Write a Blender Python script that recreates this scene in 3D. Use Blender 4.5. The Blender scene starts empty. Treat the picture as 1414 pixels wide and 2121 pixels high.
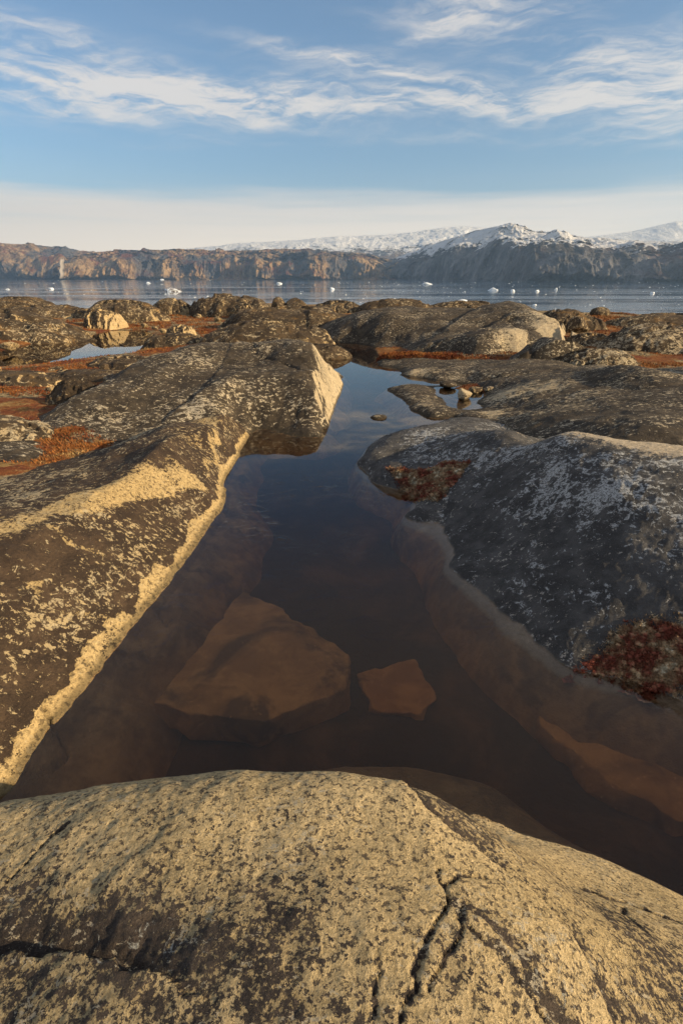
import bpy, bmesh, math, random
import numpy as np
from mathutils import Vector, Matrix

# ------------------------------------------------------------------ camera, sky, sun, exposure
sc = bpy.context.scene
COL = sc.collection
R = math.radians
CAM_H = 2.2; FPX = 1120.0; PITCH = R(23.5)
cd = bpy.data.cameras.new("camera"); cam = bpy.data.objects.new("camera", cd); COL.objects.link(cam)
cd.sensor_fit = 'VERTICAL'; cd.sensor_height = 36.0; cd.lens = FPX * 36.0 / 2121.0
cd.clip_start = 0.05; cd.clip_end = 60000
cam.location = (0, 0, CAM_H); cam.rotation_euler = (R(90) - PITCH, 0, 0)
sc.camera = cam

SUN_EL = R(19.0); SUN_AZ = R(107.0)          # azimuth clockwise from +Y
SD = Vector((math.sin(SUN_AZ) * math.cos(SUN_EL), math.cos(SUN_AZ) * math.cos(SUN_EL), math.sin(SUN_EL)))
sl = bpy.data.lights.new("sun", 'SUN'); sl.energy = 4.4; sl.angle = R(0.5); sl.color = (1.0, 0.76, 0.45)
so = bpy.data.objects.new("sun", sl); COL.objects.link(so)
so.rotation_euler = SD.to_track_quat('Z', 'Y').to_euler()

sc.view_settings.view_transform = 'Standard'; sc.view_settings.look = 'None'
sc.view_settings.gamma = 1.0; sc.view_settings.exposure = 0.88
sc.render.engine = 'CYCLES'
sc.cycles.use_denoising = True
sc.cycles.max_bounces = 8; sc.cycles.transparent_max_bounces = 12
sc.cycles.sample_clamp_indirect = 4.0
sc.cycles.use_adaptive_sampling = True; sc.cycles.adaptive_threshold = 0.01


class G:
    """tiny node-graph writer"""
    def __init__(s, nt): s.nt = nt
    def n(s, t, **kw):
        x = s.nt.nodes.new(t)
        for k, v in kw.items(): setattr(x, k, v)
        return x
    def put(s, sock, v):
        if hasattr(v, 'is_output'): s.nt.links.new(v, sock)
        elif isinstance(v, (tuple, list)) and len(v) == 3 and sock.type == 'RGBA': sock.default_value = (*v, 1)
        else: sock.default_value = v
    def m(s, op, a, b=0.0, c=0.0, clamp=False):
        x = s.n('ShaderNodeMath', operation=op, use_clamp=clamp)
        s.put(x.inputs[0], a); s.put(x.inputs[1], b)
        if op in ('MULTIPLY_ADD', 'COMPARE', 'WRAP'): s.put(x.inputs[2], c)
        return x.outputs[0]
    def ss(s, v, lo, hi, a=0.0, b=1.0):
        x = s.n('ShaderNodeMapRange', interpolation_type='SMOOTHSTEP', clamp=True)
        s.put(x.inputs[0], v); s.put(x.inputs[1], lo); s.put(x.inputs[2], hi); s.put(x.inputs[3], a); s.put(x.inputs[4], b)
        return x.outputs[0]
    def mix(s, f, a, b):
        x = s.n('ShaderNodeMix', data_type='RGBA')
        s.put(x.inputs[0], f); s.put(x.inputs[6], a); s.put(x.inputs[7], b)
        return x.outputs[2]
    def noise(s, vec, scale, detail=4, rough=0.55, dist=0.0, col=False):
        x = s.n('ShaderNodeTexNoise')
        if vec is not None: s.put(x.inputs['Vector'], vec)
        s.put(x.inputs['Scale'], scale); x.inputs['Detail'].default_value = detail
        x.inputs['Roughness'].default_value = rough; x.inputs['Distortion'].default_value = dist
        return x.outputs[1 if col else 0]
    def vor(s, vec, scale, feature='F1', out=0, rnd=1.0):
        x = s.n('ShaderNodeTexVoronoi', feature=feature)
        s.put(x.inputs['Vector'], vec); s.put(x.inputs['Scale'], scale); x.inputs['Randomness'].default_value = rnd
        return x.outputs[out]
    def map(s, vec, scale=(1, 1, 1), rot=(0, 0, 0), loc=(0, 0, 0)):
        x = s.n('ShaderNodeMapping')
        s.put(x.inputs[0], vec); x.inputs[1].default_value = loc; x.inputs[2].default_value = rot; x.inputs[3].default_value = scale
        return x.outputs[0]
    def pos(s): return s.n('ShaderNodeNewGeometry').outputs['Position']
    def sep(s, v):
        x = s.n('ShaderNodeSeparateXYZ'); s.put(x.inputs[0], v); return x.outputs
    def comb(s, x_, y_, z_):
        x = s.n('ShaderNodeCombineXYZ')
        for i, v in enumerate((x_, y_, z_)): s.put(x.inputs[i], v)
        return x.outputs[0]
    def attr(s, name):
        return s.n('ShaderNodeAttribute', attribute_name=name)
    def bump(s, h, strength, dist, normal=None):
        x = s.n('ShaderNodeBump'); s.put(x.inputs['Strength'], strength); x.inputs['Distance'].default_value = dist
        s.put(x.inputs['Height'], h)
        if normal is not None: s.put(x.inputs['Normal'], normal)
        return x.outputs[0]


def px_dir(px, py):
    u = px - 707.0; v = py - 1060.5
    return Vector((u, FPX * math.cos(PITCH) - v * math.sin(PITCH), -FPX * math.sin(PITCH) - v * math.cos(PITCH)))
def azel(px, py):
    d = px_dir(px, py).normalized()
    return math.atan2(d.x, d.y), math.asin(d.z)

# ---- world: Nishita sky + high cirrus fixed to compass directions
world = bpy.data.worlds.new("World"); sc.world = world; world.use_nodes = True
nt = world.node_tree; nt.nodes.clear(); g = G(nt)
sky = g.n('ShaderNodeTexSky', sky_type='NISHITA'); sky.sun_disc = False
sky.sun_elevation = SUN_EL; sky.sun_rotation = SUN_AZ
sky.altitude = 0; sky.air_density = 1.0; sky.dust_density = 0.6; sky.ozone_density = 2.5
dvec = g.n('ShaderNodeTexCoord').outputs['Generated']
dx, dy, dz = g.sep(dvec)
az = g.m('ARCTAN2', dx, dy); el = g.m('ARCSINE', dz)
wsrc = g.comb(az, g.m('MULTIPLY', el, 3.0), 0.0)
warp = g.n('ShaderNodeVectorMath', operation='SUBTRACT'); g.put(warp.inputs[0], g.noise(wsrc, 5.0, 4, 0.6, 0, True)); warp.inputs[1].default_value = (.5, .5, .5)
wx, wy, _ = g.sep(warp.outputs[0])
azw = g.m('MULTIPLY_ADD', wx, 0.16, az); elw = g.m('MULTIPLY_ADD', wy, 0.05, el)
cov = None
# cirrus streaks: (px, py, half length px, half thickness px, tilt, strength)
STROKES = [(120, 110, 260, 40, 8, .75), (60, 190, 260, 34, -2, .65), (300, 185, 260, 26, 2, .5), (380, 157, 60, 13, 0, .6), (430, 222, 300, 30, 0, .9), (800, 215, 420, 26, 2, .95),
           (1250, 200, 330, 20, 3, .9), (700, 130, 230, 20, 6, .75), (850, 165, 300, 14, 10, .6), (990, 25, 170, 26, 3, .95), (880, 60, 130, 12, -14, .6),
           (1260, 120, 230, 34, 8, .85), (1390, 160, 200, 40, 10, .7), (1390, 60, 130, 20, -10, .5), (1350, 250, 180, 30, 10, .75), (370, 298, 90, 12, -4, .45),
           (560, 290, 200, 10, 0, .35), (900, 278, 110, 10, 0, .45), (1100, 290, 160, 12, 5, .35), (1300, 290, 120, 18, 8, .5), (600, 170, 120, 12, 0, .5), (100, 60, 260, 22, 10, .35), (1100, 405, 420, 8, 0, .35)]
for (px, py, L, T, tilt, st) in STROKES:
    a0, e0 = azel(px, py); k = 1.0 / 1190.0
    ta = R(tilt)
    da = g.m('SUBTRACT', azw, a0); de = g.m('SUBTRACT', elw, e0)
    p = g.m('MULTIPLY_ADD', da, math.cos(ta), g.m('MULTIPLY', de, -math.sin(ta)))
    q = g.m('MULTIPLY_ADD', da, math.sin(ta), g.m('MULTIPLY', de, math.cos(ta)))
    p = g.m('MULTIPLY', p, 1 / (L * k)); q = g.m('MULTIPLY', q, 1 / (T * .92 * k))
    r2 = g.m('MULTIPLY_ADD', p, p, g.m('MULTIPLY', q, q))
    e = g.m('MULTIPLY', g.m('EXPONENT', g.m('MULTIPLY', r2, -1.0)), st)
    cov = e if cov is None else g.m('ADD', cov, e)
far_dirs = g.ss(g.m('ABSOLUTE', az), 0.8, 1.3)      # elsewhere in the sky: the same thin cirrus
cov = g.m('MAXIMUM', cov, g.m('MULTIPLY', far_dirs, 0.45))
cov = g.m('MULTIPLY', cov, g.ss(el, .40, .50, 1, .35))
HIGH = g.m('MULTIPLY', g.ss(el, .36, .75, 0, .65), g.ss(g.noise(dvec, 1.6, 3, .5), .3, .7, .5, 1.0))
fib = g.noise(g.comb(g.m('MULTIPLY', azw, 4.5), g.m('MULTIPLY_ADD', elw, 42.0, g.m('MULTIPLY', azw, 5.0)), 0.0), 1.1, 10, 0.6, 0.15)
fib2 = g.noise(g.comb(g.m('MULTIPLY', azw, 9.0), g.m('MULTIPLY_ADD', elw, 60.0, g.m('MULTIPLY', azw, -6.0)), 3.0), 1.9, 10, 0.66, 0.2)
fibm = g.m('MULTIPLY_ADD', fib, .6, g.m('MULTIPLY', fib2, .4))
cl = g.m('MULTIPLY', cov, g.ss(fibm, .33, .70, .0, 1.0))
cl = g.m('MULTIPLY', g.ss(cl, -.02, 1.15), .74)
# veil towards the horizon
veil = g.m('MULTIPLY_ADD', g.noise(g.comb(g.m('MULTIPLY', az, 2.0), g.m('MULTIPLY', el, 30.0), 0.0), 1.5, 5, .55), .05, el)
v1 = g.ss(veil, .122, .158, .78, 0.0); v2 = g.ss(veil, .02, .20, .45, 0.0)
tex = g.noise(g.comb(g.m('MULTIPLY', az, 3.0), g.m('MULTIPLY', el, 70.0), 1.0), 1.3, 6, .6)
v1 = g.m('MULTIPLY', v1, g.ss(tex, .3, .7, .8, 1.05))
allc = g.m('MAXIMUM', g.m('MAXIMUM', cl, HIGH), g.m('ADD', v1, v2))
CREAM = g.ss(el, .0, .14, 1.0, 0.0)
grade = g.n('ShaderNodeMix', data_type='RGBA', blend_type='MULTIPLY'); grade.inputs[0].default_value = 1.0
g.put(grade.inputs[6], sky.outputs[0]); SKY_TINT = grade.inputs[7]; SKY_TINT.default_value = (0.58, 0.63, 0.65, 1)
CLOUD = (4.7, 4.15, 3.55)
colr = g.mix(g.m('MINIMUM', allc, 1.0), grade.outputs[2], g.mix(CREAM, CLOUD, (6.6, 5.5, 4.1)))
bg = g.n('ShaderNodeBackground'); g.put(bg.inputs[0], colr); bg.inputs[1].default_value = 0.12
out = g.n('ShaderNodeOutputWorld'); nt.links.new(bg.outputs[0], out.inputs[0])

# ------------------------------------------------------------------ helpers
rnd = random.Random(7)
def P(px, py, z=0.0):
    d = px_dir(px, py); t = (z - CAM_H) / d.z
    return (d.x * t, d.y * t, z)
def PY(px, py, Y):
    d = px_dir(px, py); t = Y / d.y
    return (d.x * t, Y, CAM_H + d.z * t)

_rs = np.random.RandomState(11)
_perm = _rs.permutation(256); _perm = np.concatenate([_perm, _perm, _perm])
_gr = _rs.normal(size=(256, 3)); _gr /= np.linalg.norm(_gr, axis=1)[:, None]
def perlin(x, y, z):
    xi = np.floor(x).astype(int); yi = np.floor(y).astype(int); zi = np.floor(z).astype(int)
    xf = x - xi; yf = y - yi; zf = z - zi
    f = lambda t: t * t * t * (t * (t * 6 - 15) + 10)
    u, v, w = f(xf), f(yf), f(zf)
    def gd(a, b, c):
        h = _perm[_perm[_perm[(xi + a) & 255] + ((yi + b) & 255)] + ((zi + c) & 255)]
        q = _gr[h]
        return q[..., 0] * (xf - a) + q[..., 1] * (yf - b) + q[..., 2] * (zf - c)
    l = lambda t, a, b: a + t * (b - a)
    return l(w, l(v, l(u, gd(0, 0, 0), gd(1, 0, 0)), l(u, gd(0, 1, 0), gd(1, 1, 0))),
             l(v, l(u, gd(0, 0, 1), gd(1, 0, 1)), l(u, gd(0, 1, 1), gd(1, 1, 1))))
def fbm(x, y, z, octv=4, gain=.5, lac=2.03, ridged=False):
    s = 0; a = 1.0
    for o in range(octv):
        n = perlin(x + 13.1 * o, y + 7.7 * o, z + 3.3 * o)
        if ridged: n = .5 - np.abs(n) * 1.6
        s = s + a * n; a *= gain; x = x * lac; y = y * lac; z = z * lac
    return s
def sstep(v, lo, hi):
    t = np.clip((v - lo) / (hi - lo), 0, 1); return t * t * (3 - 2 * t)

def mesh_obj(name, V, Fc, mat=None, parent=None, smooth=True):
    me = bpy.data.meshes.new(name)
    V = np.asarray(V, dtype=np.float32)
    if isinstance(Fc, np.ndarray):
        k = Fc.shape[1]; n = Fc.shape[0]
        me.vertices.add(len(V)); me.vertices.foreach_set('co', V.ravel())
        me.loops.add(n * k); me.loops.foreach_set('vertex_index', Fc.astype(np.int32).ravel())
        me.polygons.add(n); me.polygons.foreach_set('loop_start', np.arange(0, n * k, k, dtype=np.int32))
        me.update(calc_edges=True)
        me.validate()
    else:
        me.from_pydata([tuple(map(float, v)) for v in V], [], Fc); me.update()
    if smooth: me.polygons.foreach_set('use_smooth', np.ones(len(me.polygons), dtype=bool))
    o = bpy.data.objects.new(name, me); COL.objects.link(o)
    if mat: me.materials.append(mat)
    if parent: o.parent = parent
    return o
def tag(o, label, cat=None, group=None, kind=None):
    if label: o['label'] = label
    if cat: o['category'] = cat
    if group: o['group'] = group
    if kind: o['kind'] = kind
    return o
def set_mask(o, M):
    a = o.data.attributes.new('mask', 'FLOAT_COLOR', 'POINT')
    a.data.foreach_set('color', np.concatenate([M, np.ones((len(M), 1))], axis=1).astype(np.float32).ravel())

def tps_fit(pts, z, lam=1e-4):
    n = len(pts); d = np.linalg.norm(pts[:, None] - pts[None], axis=2)
    K = np.where(d > 0, d * d * np.log(d + 1e-12), 0) + lam * np.eye(n)
    Pm = np.hstack([np.ones((n, 1)), pts])
    A = np.zeros((n + 3, n + 3)); A[:n, :n] = K; A[:n, n:] = Pm; A[n:, :n] = Pm.T
    return np.linalg.solve(A, np.concatenate([z, np.zeros(3)]))
def tps_eval(pts, w, X, Y):
    q = np.stack([X, Y], -1); o = w[len(pts)] + w[len(pts) + 1] * X + w[len(pts) + 2] * Y
    for i, p in enumerate(pts):
        d2 = (q[..., 0] - p[0]) ** 2 + (q[..., 1] - p[1]) ** 2
        o = o + w[i] * 0.5 * d2 * np.log(d2 + 1e-12)
    return o
def seg_dist(X, Y, poly, closed=False):
    best = np.full(X.shape, 1e9); side = np.zeros(X.shape)
    n = len(poly)
    for i in range(n if closed else n - 1):
        ax, ay = poly[i][:2]; bx, by = poly[(i + 1) % n][:2]
        ex, ey = bx - ax, by - ay; L2 = ex * ex + ey * ey + 1e-12
        t = np.clip(((X - ax) * ex + (Y - ay) * ey) / L2, 0, 1)
        d = np.hypot(X - ax - t * ex, Y - ay - t * ey)
        s = np.sign(ex * (Y - ay) - ey * (X - ax))
        side = np.where(d < best, s, side); best = np.minimum(best, d)
    return best, side
def inside(X, Y, poly):
    c = np.zeros(X.shape, bool); n = len(poly)
    for i in range(n):
        x1, y1 = poly[i][:2]; x2, y2 = poly[(i + 1) % n][:2]
        if y1 == y2: continue
        k = ((y1 > Y) != (y2 > Y)) & (X < (x2 - x1) * (Y - y1) / (y2 - y1) + x1)
        c ^= k
    return c
def sdf(X, Y, poly):
    d, _ = seg_dist(X, Y, poly, True); return np.where(inside(X, Y, poly), -d, d)

def grid_xy(u0, u1, nu, y0, y1, ny, c=0.0):
    """fan-shaped grid: rows spaced geometrically, columns fan out with distance"""
    if c is None:
        ys = np.linspace(y0, y1, ny); xs = np.linspace(u0, u1, nu)
        return np.meshgrid(xs, ys)
    ys = (y0 + c) * ((y1 + c) / (y0 + c)) ** np.linspace(0, 1, ny) - c
    us = np.linspace(u0, u1, nu)
    U, Yg = np.meshgrid(us, ys)
    return U * (Yg + c), Yg
def grid_faces(ny, nx, keep=None):
    i = np.arange(ny * nx).reshape(ny, nx)
    f = np.stack([i[:-1, :-1], i[:-1, 1:], i[1:, 1:], i[1:, :-1]], -1).reshape(-1, 4)
    if keep is not None:
        kk = keep.ravel()[f].any(axis=1); f = f[kk]
    return f
def heightfield(name, X, Y, Z, mat, keep, M=None, parent=None):
    V = np.stack([X, Y, Z], -1).reshape(-1, 3); f = grid_faces(*X.shape, keep)
    used = np.zeros(len(V), bool); used[f.ravel()] = True
    idx = np.cumsum(used) - 1
    o = mesh_obj(name, V[used], idx[f], mat, parent)
    if M is not None: set_mask(o, M.reshape(-1, M.shape[-1])[used])
    return o
def conv(e):
    k = e[0]
    if k == 'p': q = P(e[1], e[2], e[3]); r = e[4:]
    elif k == 'd': q = PY(e[1], e[2], e[3]); r = e[4:]
    else: q = e[1:4]; r = e[4:]
    d = r[0] if len(r) > 0 else None; w = r[1] if len(r) > 1 else None
    return q, d, w
def outcrop(name, label, entries, grid, mat, cat='rock outcrop', amp=.02, nscale=1.5, dom=None, zcut=-1.0, cracks=(), steps=(), fine=.004, fscale=12., group=None, warp=0.0, blocks=0.0, bscale=1.0, post=None, cuts=(), dd=.6, ww=.2, grit=0.0, gscale=60.):
    pts = []; zs = []; mk = []
    for e in entries:
        if e[0] == 'm': mk.append((e[1], e[2], e[3], e[4])); continue
        q, d, w = conv(e)
        pts.append(q[:2]); zs.append(q[2])
        if d is not None: mk.append((q[0], q[1], d, ww if w is None else w))
    pts = np.array(pts); zs = np.array(zs)
    W = tps_fit(pts, zs)
    X, Y = grid_xy(*grid)
    Xw = X + warp * fbm(X / .4, Y / .4, X * 0 + 5, 4); Yw = Y + warp * fbm(X / .4, Y / .4, X * 0 + 9, 4)
    Z = tps_eval(pts, W, Xw, Yw)
    if dom is not None:
        s = sdf(Xw, Yw, dom); Z = Z - 1.1 * np.maximum(s, 0) - 1.5 * np.maximum(s, 0) ** 2
    CUT = np.zeros(X.shape)
    for (a_, b_, z0_, k_, lift, pale) in cuts:      # broken wall: a plane climbing to the left of the line a-b
        ex, ey = b_[0] - a_[0], b_[1] - a_[1]; L_ = math.hypot(ex, ey)
        wob = .03 * fbm(X * 1.7, Y * 1.7, X * 0 + 4.4, 3)
        pl = z0_ + k_ * ((ex * (Y - a_[1]) - ey * (X - a_[0])) / L_ + wob)
        t_ = ((X - a_[0]) * ex + (Y - a_[1]) * ey) / L_ / L_
        on = sstep(t_, -.25, .0) * sstep(1.25 - t_, 0, .25)
        Zl = Z + lift * sstep(Z, .02, .15) * sstep(.8 - pl, 0, .5)
        h_ = np.clip(.5 + .5 * (pl - Zl) / .03, 0, 1); sm = Zl * (1 - h_) * 0 + np.where(True, pl * (1 - h_) + Zl * h_ - .03 * h_ * (1 - h_), 0)
        act = on * (pl > z0_ - .04)
        Z = Z * (1 - act) + sm * act
        CUT = np.maximum(CUT, act * (1 - h_) * pale)
        if z0_ <= 0: Z = np.where((pl <= z0_ - .04) & (pl > z0_ - .45) & (on > .35), np.minimum(Z, -.045 + .06 * (pl - z0_)), Z)
    calm = .18 + .82 * sstep(np.abs(Z), .02, .22)      # the water's edge is worn smooth
    Z = Z + calm * amp * fbm(X / nscale * 1.0, Y / nscale, X * 0 + len(label), 5, .5)
    if blocks:
        bb = fbm(X / bscale, Y / bscale * .7, X * 0 + 2.2, 3, .5); Z = Z - calm * blocks * np.abs(bb)
    Z = Z + fine * fbm(X * fscale, Y * fscale, X * 0 + 3.3, 3, .6)
    if grit: Z = Z + grit * fbm(X * gscale, Y * gscale, X * 0 + 6.3, 2, .6)
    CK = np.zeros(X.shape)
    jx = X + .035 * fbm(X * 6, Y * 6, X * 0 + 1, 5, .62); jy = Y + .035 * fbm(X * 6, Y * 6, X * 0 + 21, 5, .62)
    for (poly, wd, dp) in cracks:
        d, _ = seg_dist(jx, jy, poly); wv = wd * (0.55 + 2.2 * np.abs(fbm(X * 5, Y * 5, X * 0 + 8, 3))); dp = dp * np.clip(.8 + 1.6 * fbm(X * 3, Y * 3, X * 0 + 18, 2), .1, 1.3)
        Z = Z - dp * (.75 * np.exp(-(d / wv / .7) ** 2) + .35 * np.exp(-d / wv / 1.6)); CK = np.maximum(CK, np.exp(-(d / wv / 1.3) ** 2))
    for (poly, wd, dp, fade) in steps:      # ledge: left-hand side lies lower, darkened by black lichen and painted recess shade
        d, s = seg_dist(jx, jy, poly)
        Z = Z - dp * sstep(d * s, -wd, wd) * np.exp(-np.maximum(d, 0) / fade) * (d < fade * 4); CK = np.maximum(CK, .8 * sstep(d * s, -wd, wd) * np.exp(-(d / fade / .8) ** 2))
    M = np.zeros(X.shape + (3,)); M[..., 0] = dd; M[..., 1] = ww
    if mk:
        mk = np.array(mk); num = 0; num2 = 0; den = 1e-9
        for (a, b, c_, e_) in mk:
            w_ = 1 / (((Xw - a) ** 2 + (Yw - b) ** 2) + 1e-3) ** 1.6
            num = num + w_ * c_; num2 = num2 + w_ * e_; den = den + w_
        M[..., 0] = num / den; M[..., 1] = num2 / den
    M[..., 0] = M[..., 0] * (1 - CUT) + .05 * CUT
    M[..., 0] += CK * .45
    if post: Z, M = post(X, Y, Z, M)
    kp = Z > zcut
    Z[0] = Z[-1] = -1.2; Z[:, 0] = Z[:, -1] = -1.2
    o = heightfield(name, X, Y, Z, mat, kp, M)
    return tag(o, label, cat, group)

# ------------------------------------------------------------------ materials
def new_mat(name):
    m = bpy.data.materials.new(name); m.use_nodes = True; m.node_tree.nodes.clear(); return m, G(m.node_tree)
def finish(m, g, col, rough=.85, normal=None, spec=.3):
    b = g.n('ShaderNodeBsdfPrincipled'); g.put(b.inputs['Base Color'], col); g.put(b.inputs['Roughness'], rough)
    b.inputs['Specular IOR Level'].default_value = spec
    if normal is not None: g.put(b.inputs['Normal'], normal)
    o = g.n('ShaderNodeOutputMaterial'); m.node_tree.links.new(b.outputs[0], o.inputs[0]); return m

def rock_mat(name, s=1.0, bare=((.40, .29, .15), (.52, .40, .22)), dark=(.028, .024, .02), dark2=(.06, .05, .042), white=(.42, .42, .38), golden=.0, bstr=.5, stretch=(1, 1, 1), rot=0.0, coarse=False, gol=(.50, .33, .09), bias=0.0, fleck=.0, bdist=.05, gs=160, pits=.35, wb3=(.26, .36, .48), wet=0, rim=0):
    """granite with crusts of black and pale lichen; mask.r = black cover, mask.g = pale spots"""
    m, g = new_mat(name)
    p = g.map(g.pos(), (stretch[0], stretch[1], stretch[2]), (0, 0, rot)); raw = g.pos()
    a = g.attr('mask'); mr, mg, mb = g.sep(a.outputs['Color'])
    big = g.noise(p, 1.1 * s, 4, .6, .4)
    med = g.noise(p, 9 * s, 7, .68, .5)
    fin = g.noise(p, 38 * s, 6, .72)
    grain = g.noise(raw, gs * s, 3, .7)
    v = g.m('MULTIPLY_ADD', med, wb3[1], g.m('MULTIPLY_ADD', fin, wb3[2], g.m('MULTIPLY', big, wb3[0])))      # mean ~ .55
    v = g.m('ADD', v, g.m('MULTIPLY_ADD', mr, .34, -.17 + bias))
    dk = g.ss(v, .54, .57)
    b0 = g.mix(g.ss(big, .35, .65), bare[0], bare[1])
    b0 = g.mix(g.ss(grain, .35, .68, 0, .55), b0, tuple(c * 1.55 for c in bare[1]))
    b0 = g.mix(g.ss(fin, .55, .36, 0, .6), b0, tuple(c * .5 for c in bare[0]))
    d0 = g.mix(g.ss(g.noise(p, 5 * s, 5, .6), .4, .65), dark, dark2)
    d0 = g.mix(g.ss(grain, .5, .75, 0, .5), d0, tuple(c * 2.0 for c in dark2))
    c = g.mix(dk, b0, d0)
    pn = g.noise(raw, 30 * s, 4, .72)
    pit = g.m('MULTIPLY', g.ss(pn, .54, .60), pits)
    c = g.mix(pit, c, tuple(k_ * 1.3 for k_ in dark))
    # pale crust lichens growing on the black ones
    wn = g.noise(p, 17 * s, 8, .72, .8); wb = g.noise(p, 2.2 * s, 4, .6)
    wv = g.m('ADD', g.m('MULTIPLY_ADD', wb, .5, wn), g.m('MULTIPLY_ADD', mg, .24, -.93))
    wmask = g.m('MULTIPLY', g.ss(wv, .0, .05), g.ss(g.noise(raw, 75 * s, 4, .7), .38, .56, .15, 1))
    c = g.mix(wmask, c, white)
    fl = g.noise(g.map(raw, (.75, 1.15, 1), (0, 0, .3)), 21 * s, 5, .75, .3)
    fz = g.m('MULTIPLY_ADD', g.noise(p, 1.7 * s, 3, .6), .35, fl)
    flm = g.ss(fz, .815 - fleck, .84 - fleck)
    if fleck: c = g.mix(g.m('MULTIPLY', flm, g.m('MULTIPLY_ADD', grain, .6, .55)), c, tuple(.5 * a_ + .5 * b_ for a_, b_ in zip(bare[1], white)))
    if golden:
        gn = g.noise(p, 3.1 * s, 6, .65, .5)
        c = g.mix(g.m('MULTIPLY', g.ss(gn, .56, .68), golden), c, gol)
    # below the pool's surface: brown algae film; just above it a scoured band
    z = g.sep(raw)[2]
    zn = g.m('MULTIPLY_ADD', g.noise(raw, 8, 4, .6), .03, z)
    alg = g.mix(g.ss(g.noise(raw, 5, 5, .62), .4, .66), (.19, .105, .042), (.31, .185, .08))
    alg = g.mix(g.ss(g.noise(raw, 2.2, 4, .65, .5), .5, .62, 0, .6), alg, (.07, .035, .016))
    if wet: c = g.mix(g.ss(zn, .07, .03, 0, .8 * wet), c, (.03, .024, .016))
    c = g.mix(g.ss(zn, .022, .006), c, alg)
    if rim: c = g.mix(g.m('MULTIPLY', g.m('MULTIPLY', g.ss(zn, -.065, -.025), .75), g.ss(zn, .03, .0)), c, g.mix(fin, (.16, .14, .11), (.42, .38, .31)))
    h = g.m('MULTIPLY_ADD', med, .7, g.m('MULTIPLY_ADD', fin, .5, g.m('MULTIPLY', grain, .16)))
    h = g.m('MULTIPLY_ADD', pit, -.10, h)
    h = g.m('MULTIPLY_ADD', dk, .03, g.m('MULTIPLY_ADD', wmask, .04, h))
    nrm = g.bump(h, bstr, bdist / s)
    return finish(m, g, c, g.ss(zn, .022, .006, .88, .45), nrm, .2)

M_FG = rock_mat('foreground_granite', 1.9, bare=((.38, .29, .15), (.54, .42, .235)), dark=(.04, .033, .03), dark2=(.09, .07, .055), bstr=.9, bdist=.09, gs=80, pits=.85, wb3=(.12, .36, .62), fleck=.03, bias=.018)
M_LEFT = rock_mat('left_granite', 1.0, bare=((.34, .245, .115), (.46, .34, .165)), dark=(.035, .024, .017), dark2=(.07, .047, .03), white=(.46, .38, .24), stretch=(1, .75, 1), rot=R(20), bstr=.9, bias=.075, fleck=.05, pits=.7, wet=.8)
M_DARK = rock_mat('dark_granite', .85, bare=((.34, .27, .17), (.45, .37, .24)), dark=(.03, .024, .018), dark2=(.07, .055, .038), white=(.5, .44, .33), stretch=(.6, 1, 1), bstr=.8, bias=.10, fleck=.055, wet=1)
M_DOME = rock_mat('blue_black_granite', 1.05, bare=((.34, .28, .2), (.44, .37, .27)), dark=(.042, .041, .041), dark2=(.085, .082, .08), white=(.40, .41, .41), bstr=.8, bias=.05, fleck=.02, rim=1)
M_FAR = rock_mat('far_granite', .5, bare=((.36, .26, .13), (.46, .34, .18)), dark=(.035, .026, .018), dark2=(.085, .06, .036), white=(.45, .38, .26), golden=.35, stretch=(.7, 1, 1), gol=(.36, .2, .06), bstr=.9, bias=.10, fleck=.06)

def algae_mat(name, a=(.15, .06, .02), b=(.27, .125, .045), c0=(.05, .025, .012)):
    m, g = new_mat(name); p = g.pos()
    n = g.noise(p, 3.2, 7, .65, .4)
    c = g.mix(g.ss(n, .38, .62), a, b)
    c = g.mix(g.ss(g.noise(p, 1.3, 4, .6, 1.0), .5, .62, 0, .85), c, c0)
    c = g.mix(g.ss(g.noise(p, 40, 4, .7), .6, .7, 0, .4), c, tuple(min(1, k * 1.7) for k in b))
    return finish(m, g, c, .9, g.bump(g.noise(p, 14, 8, .65), .5, .04), .1)
M_SLAB = algae_mat('algae_covered_stone', (.21, .11, .04), (.31, .175, .068), (.075, .042, .02))

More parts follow.
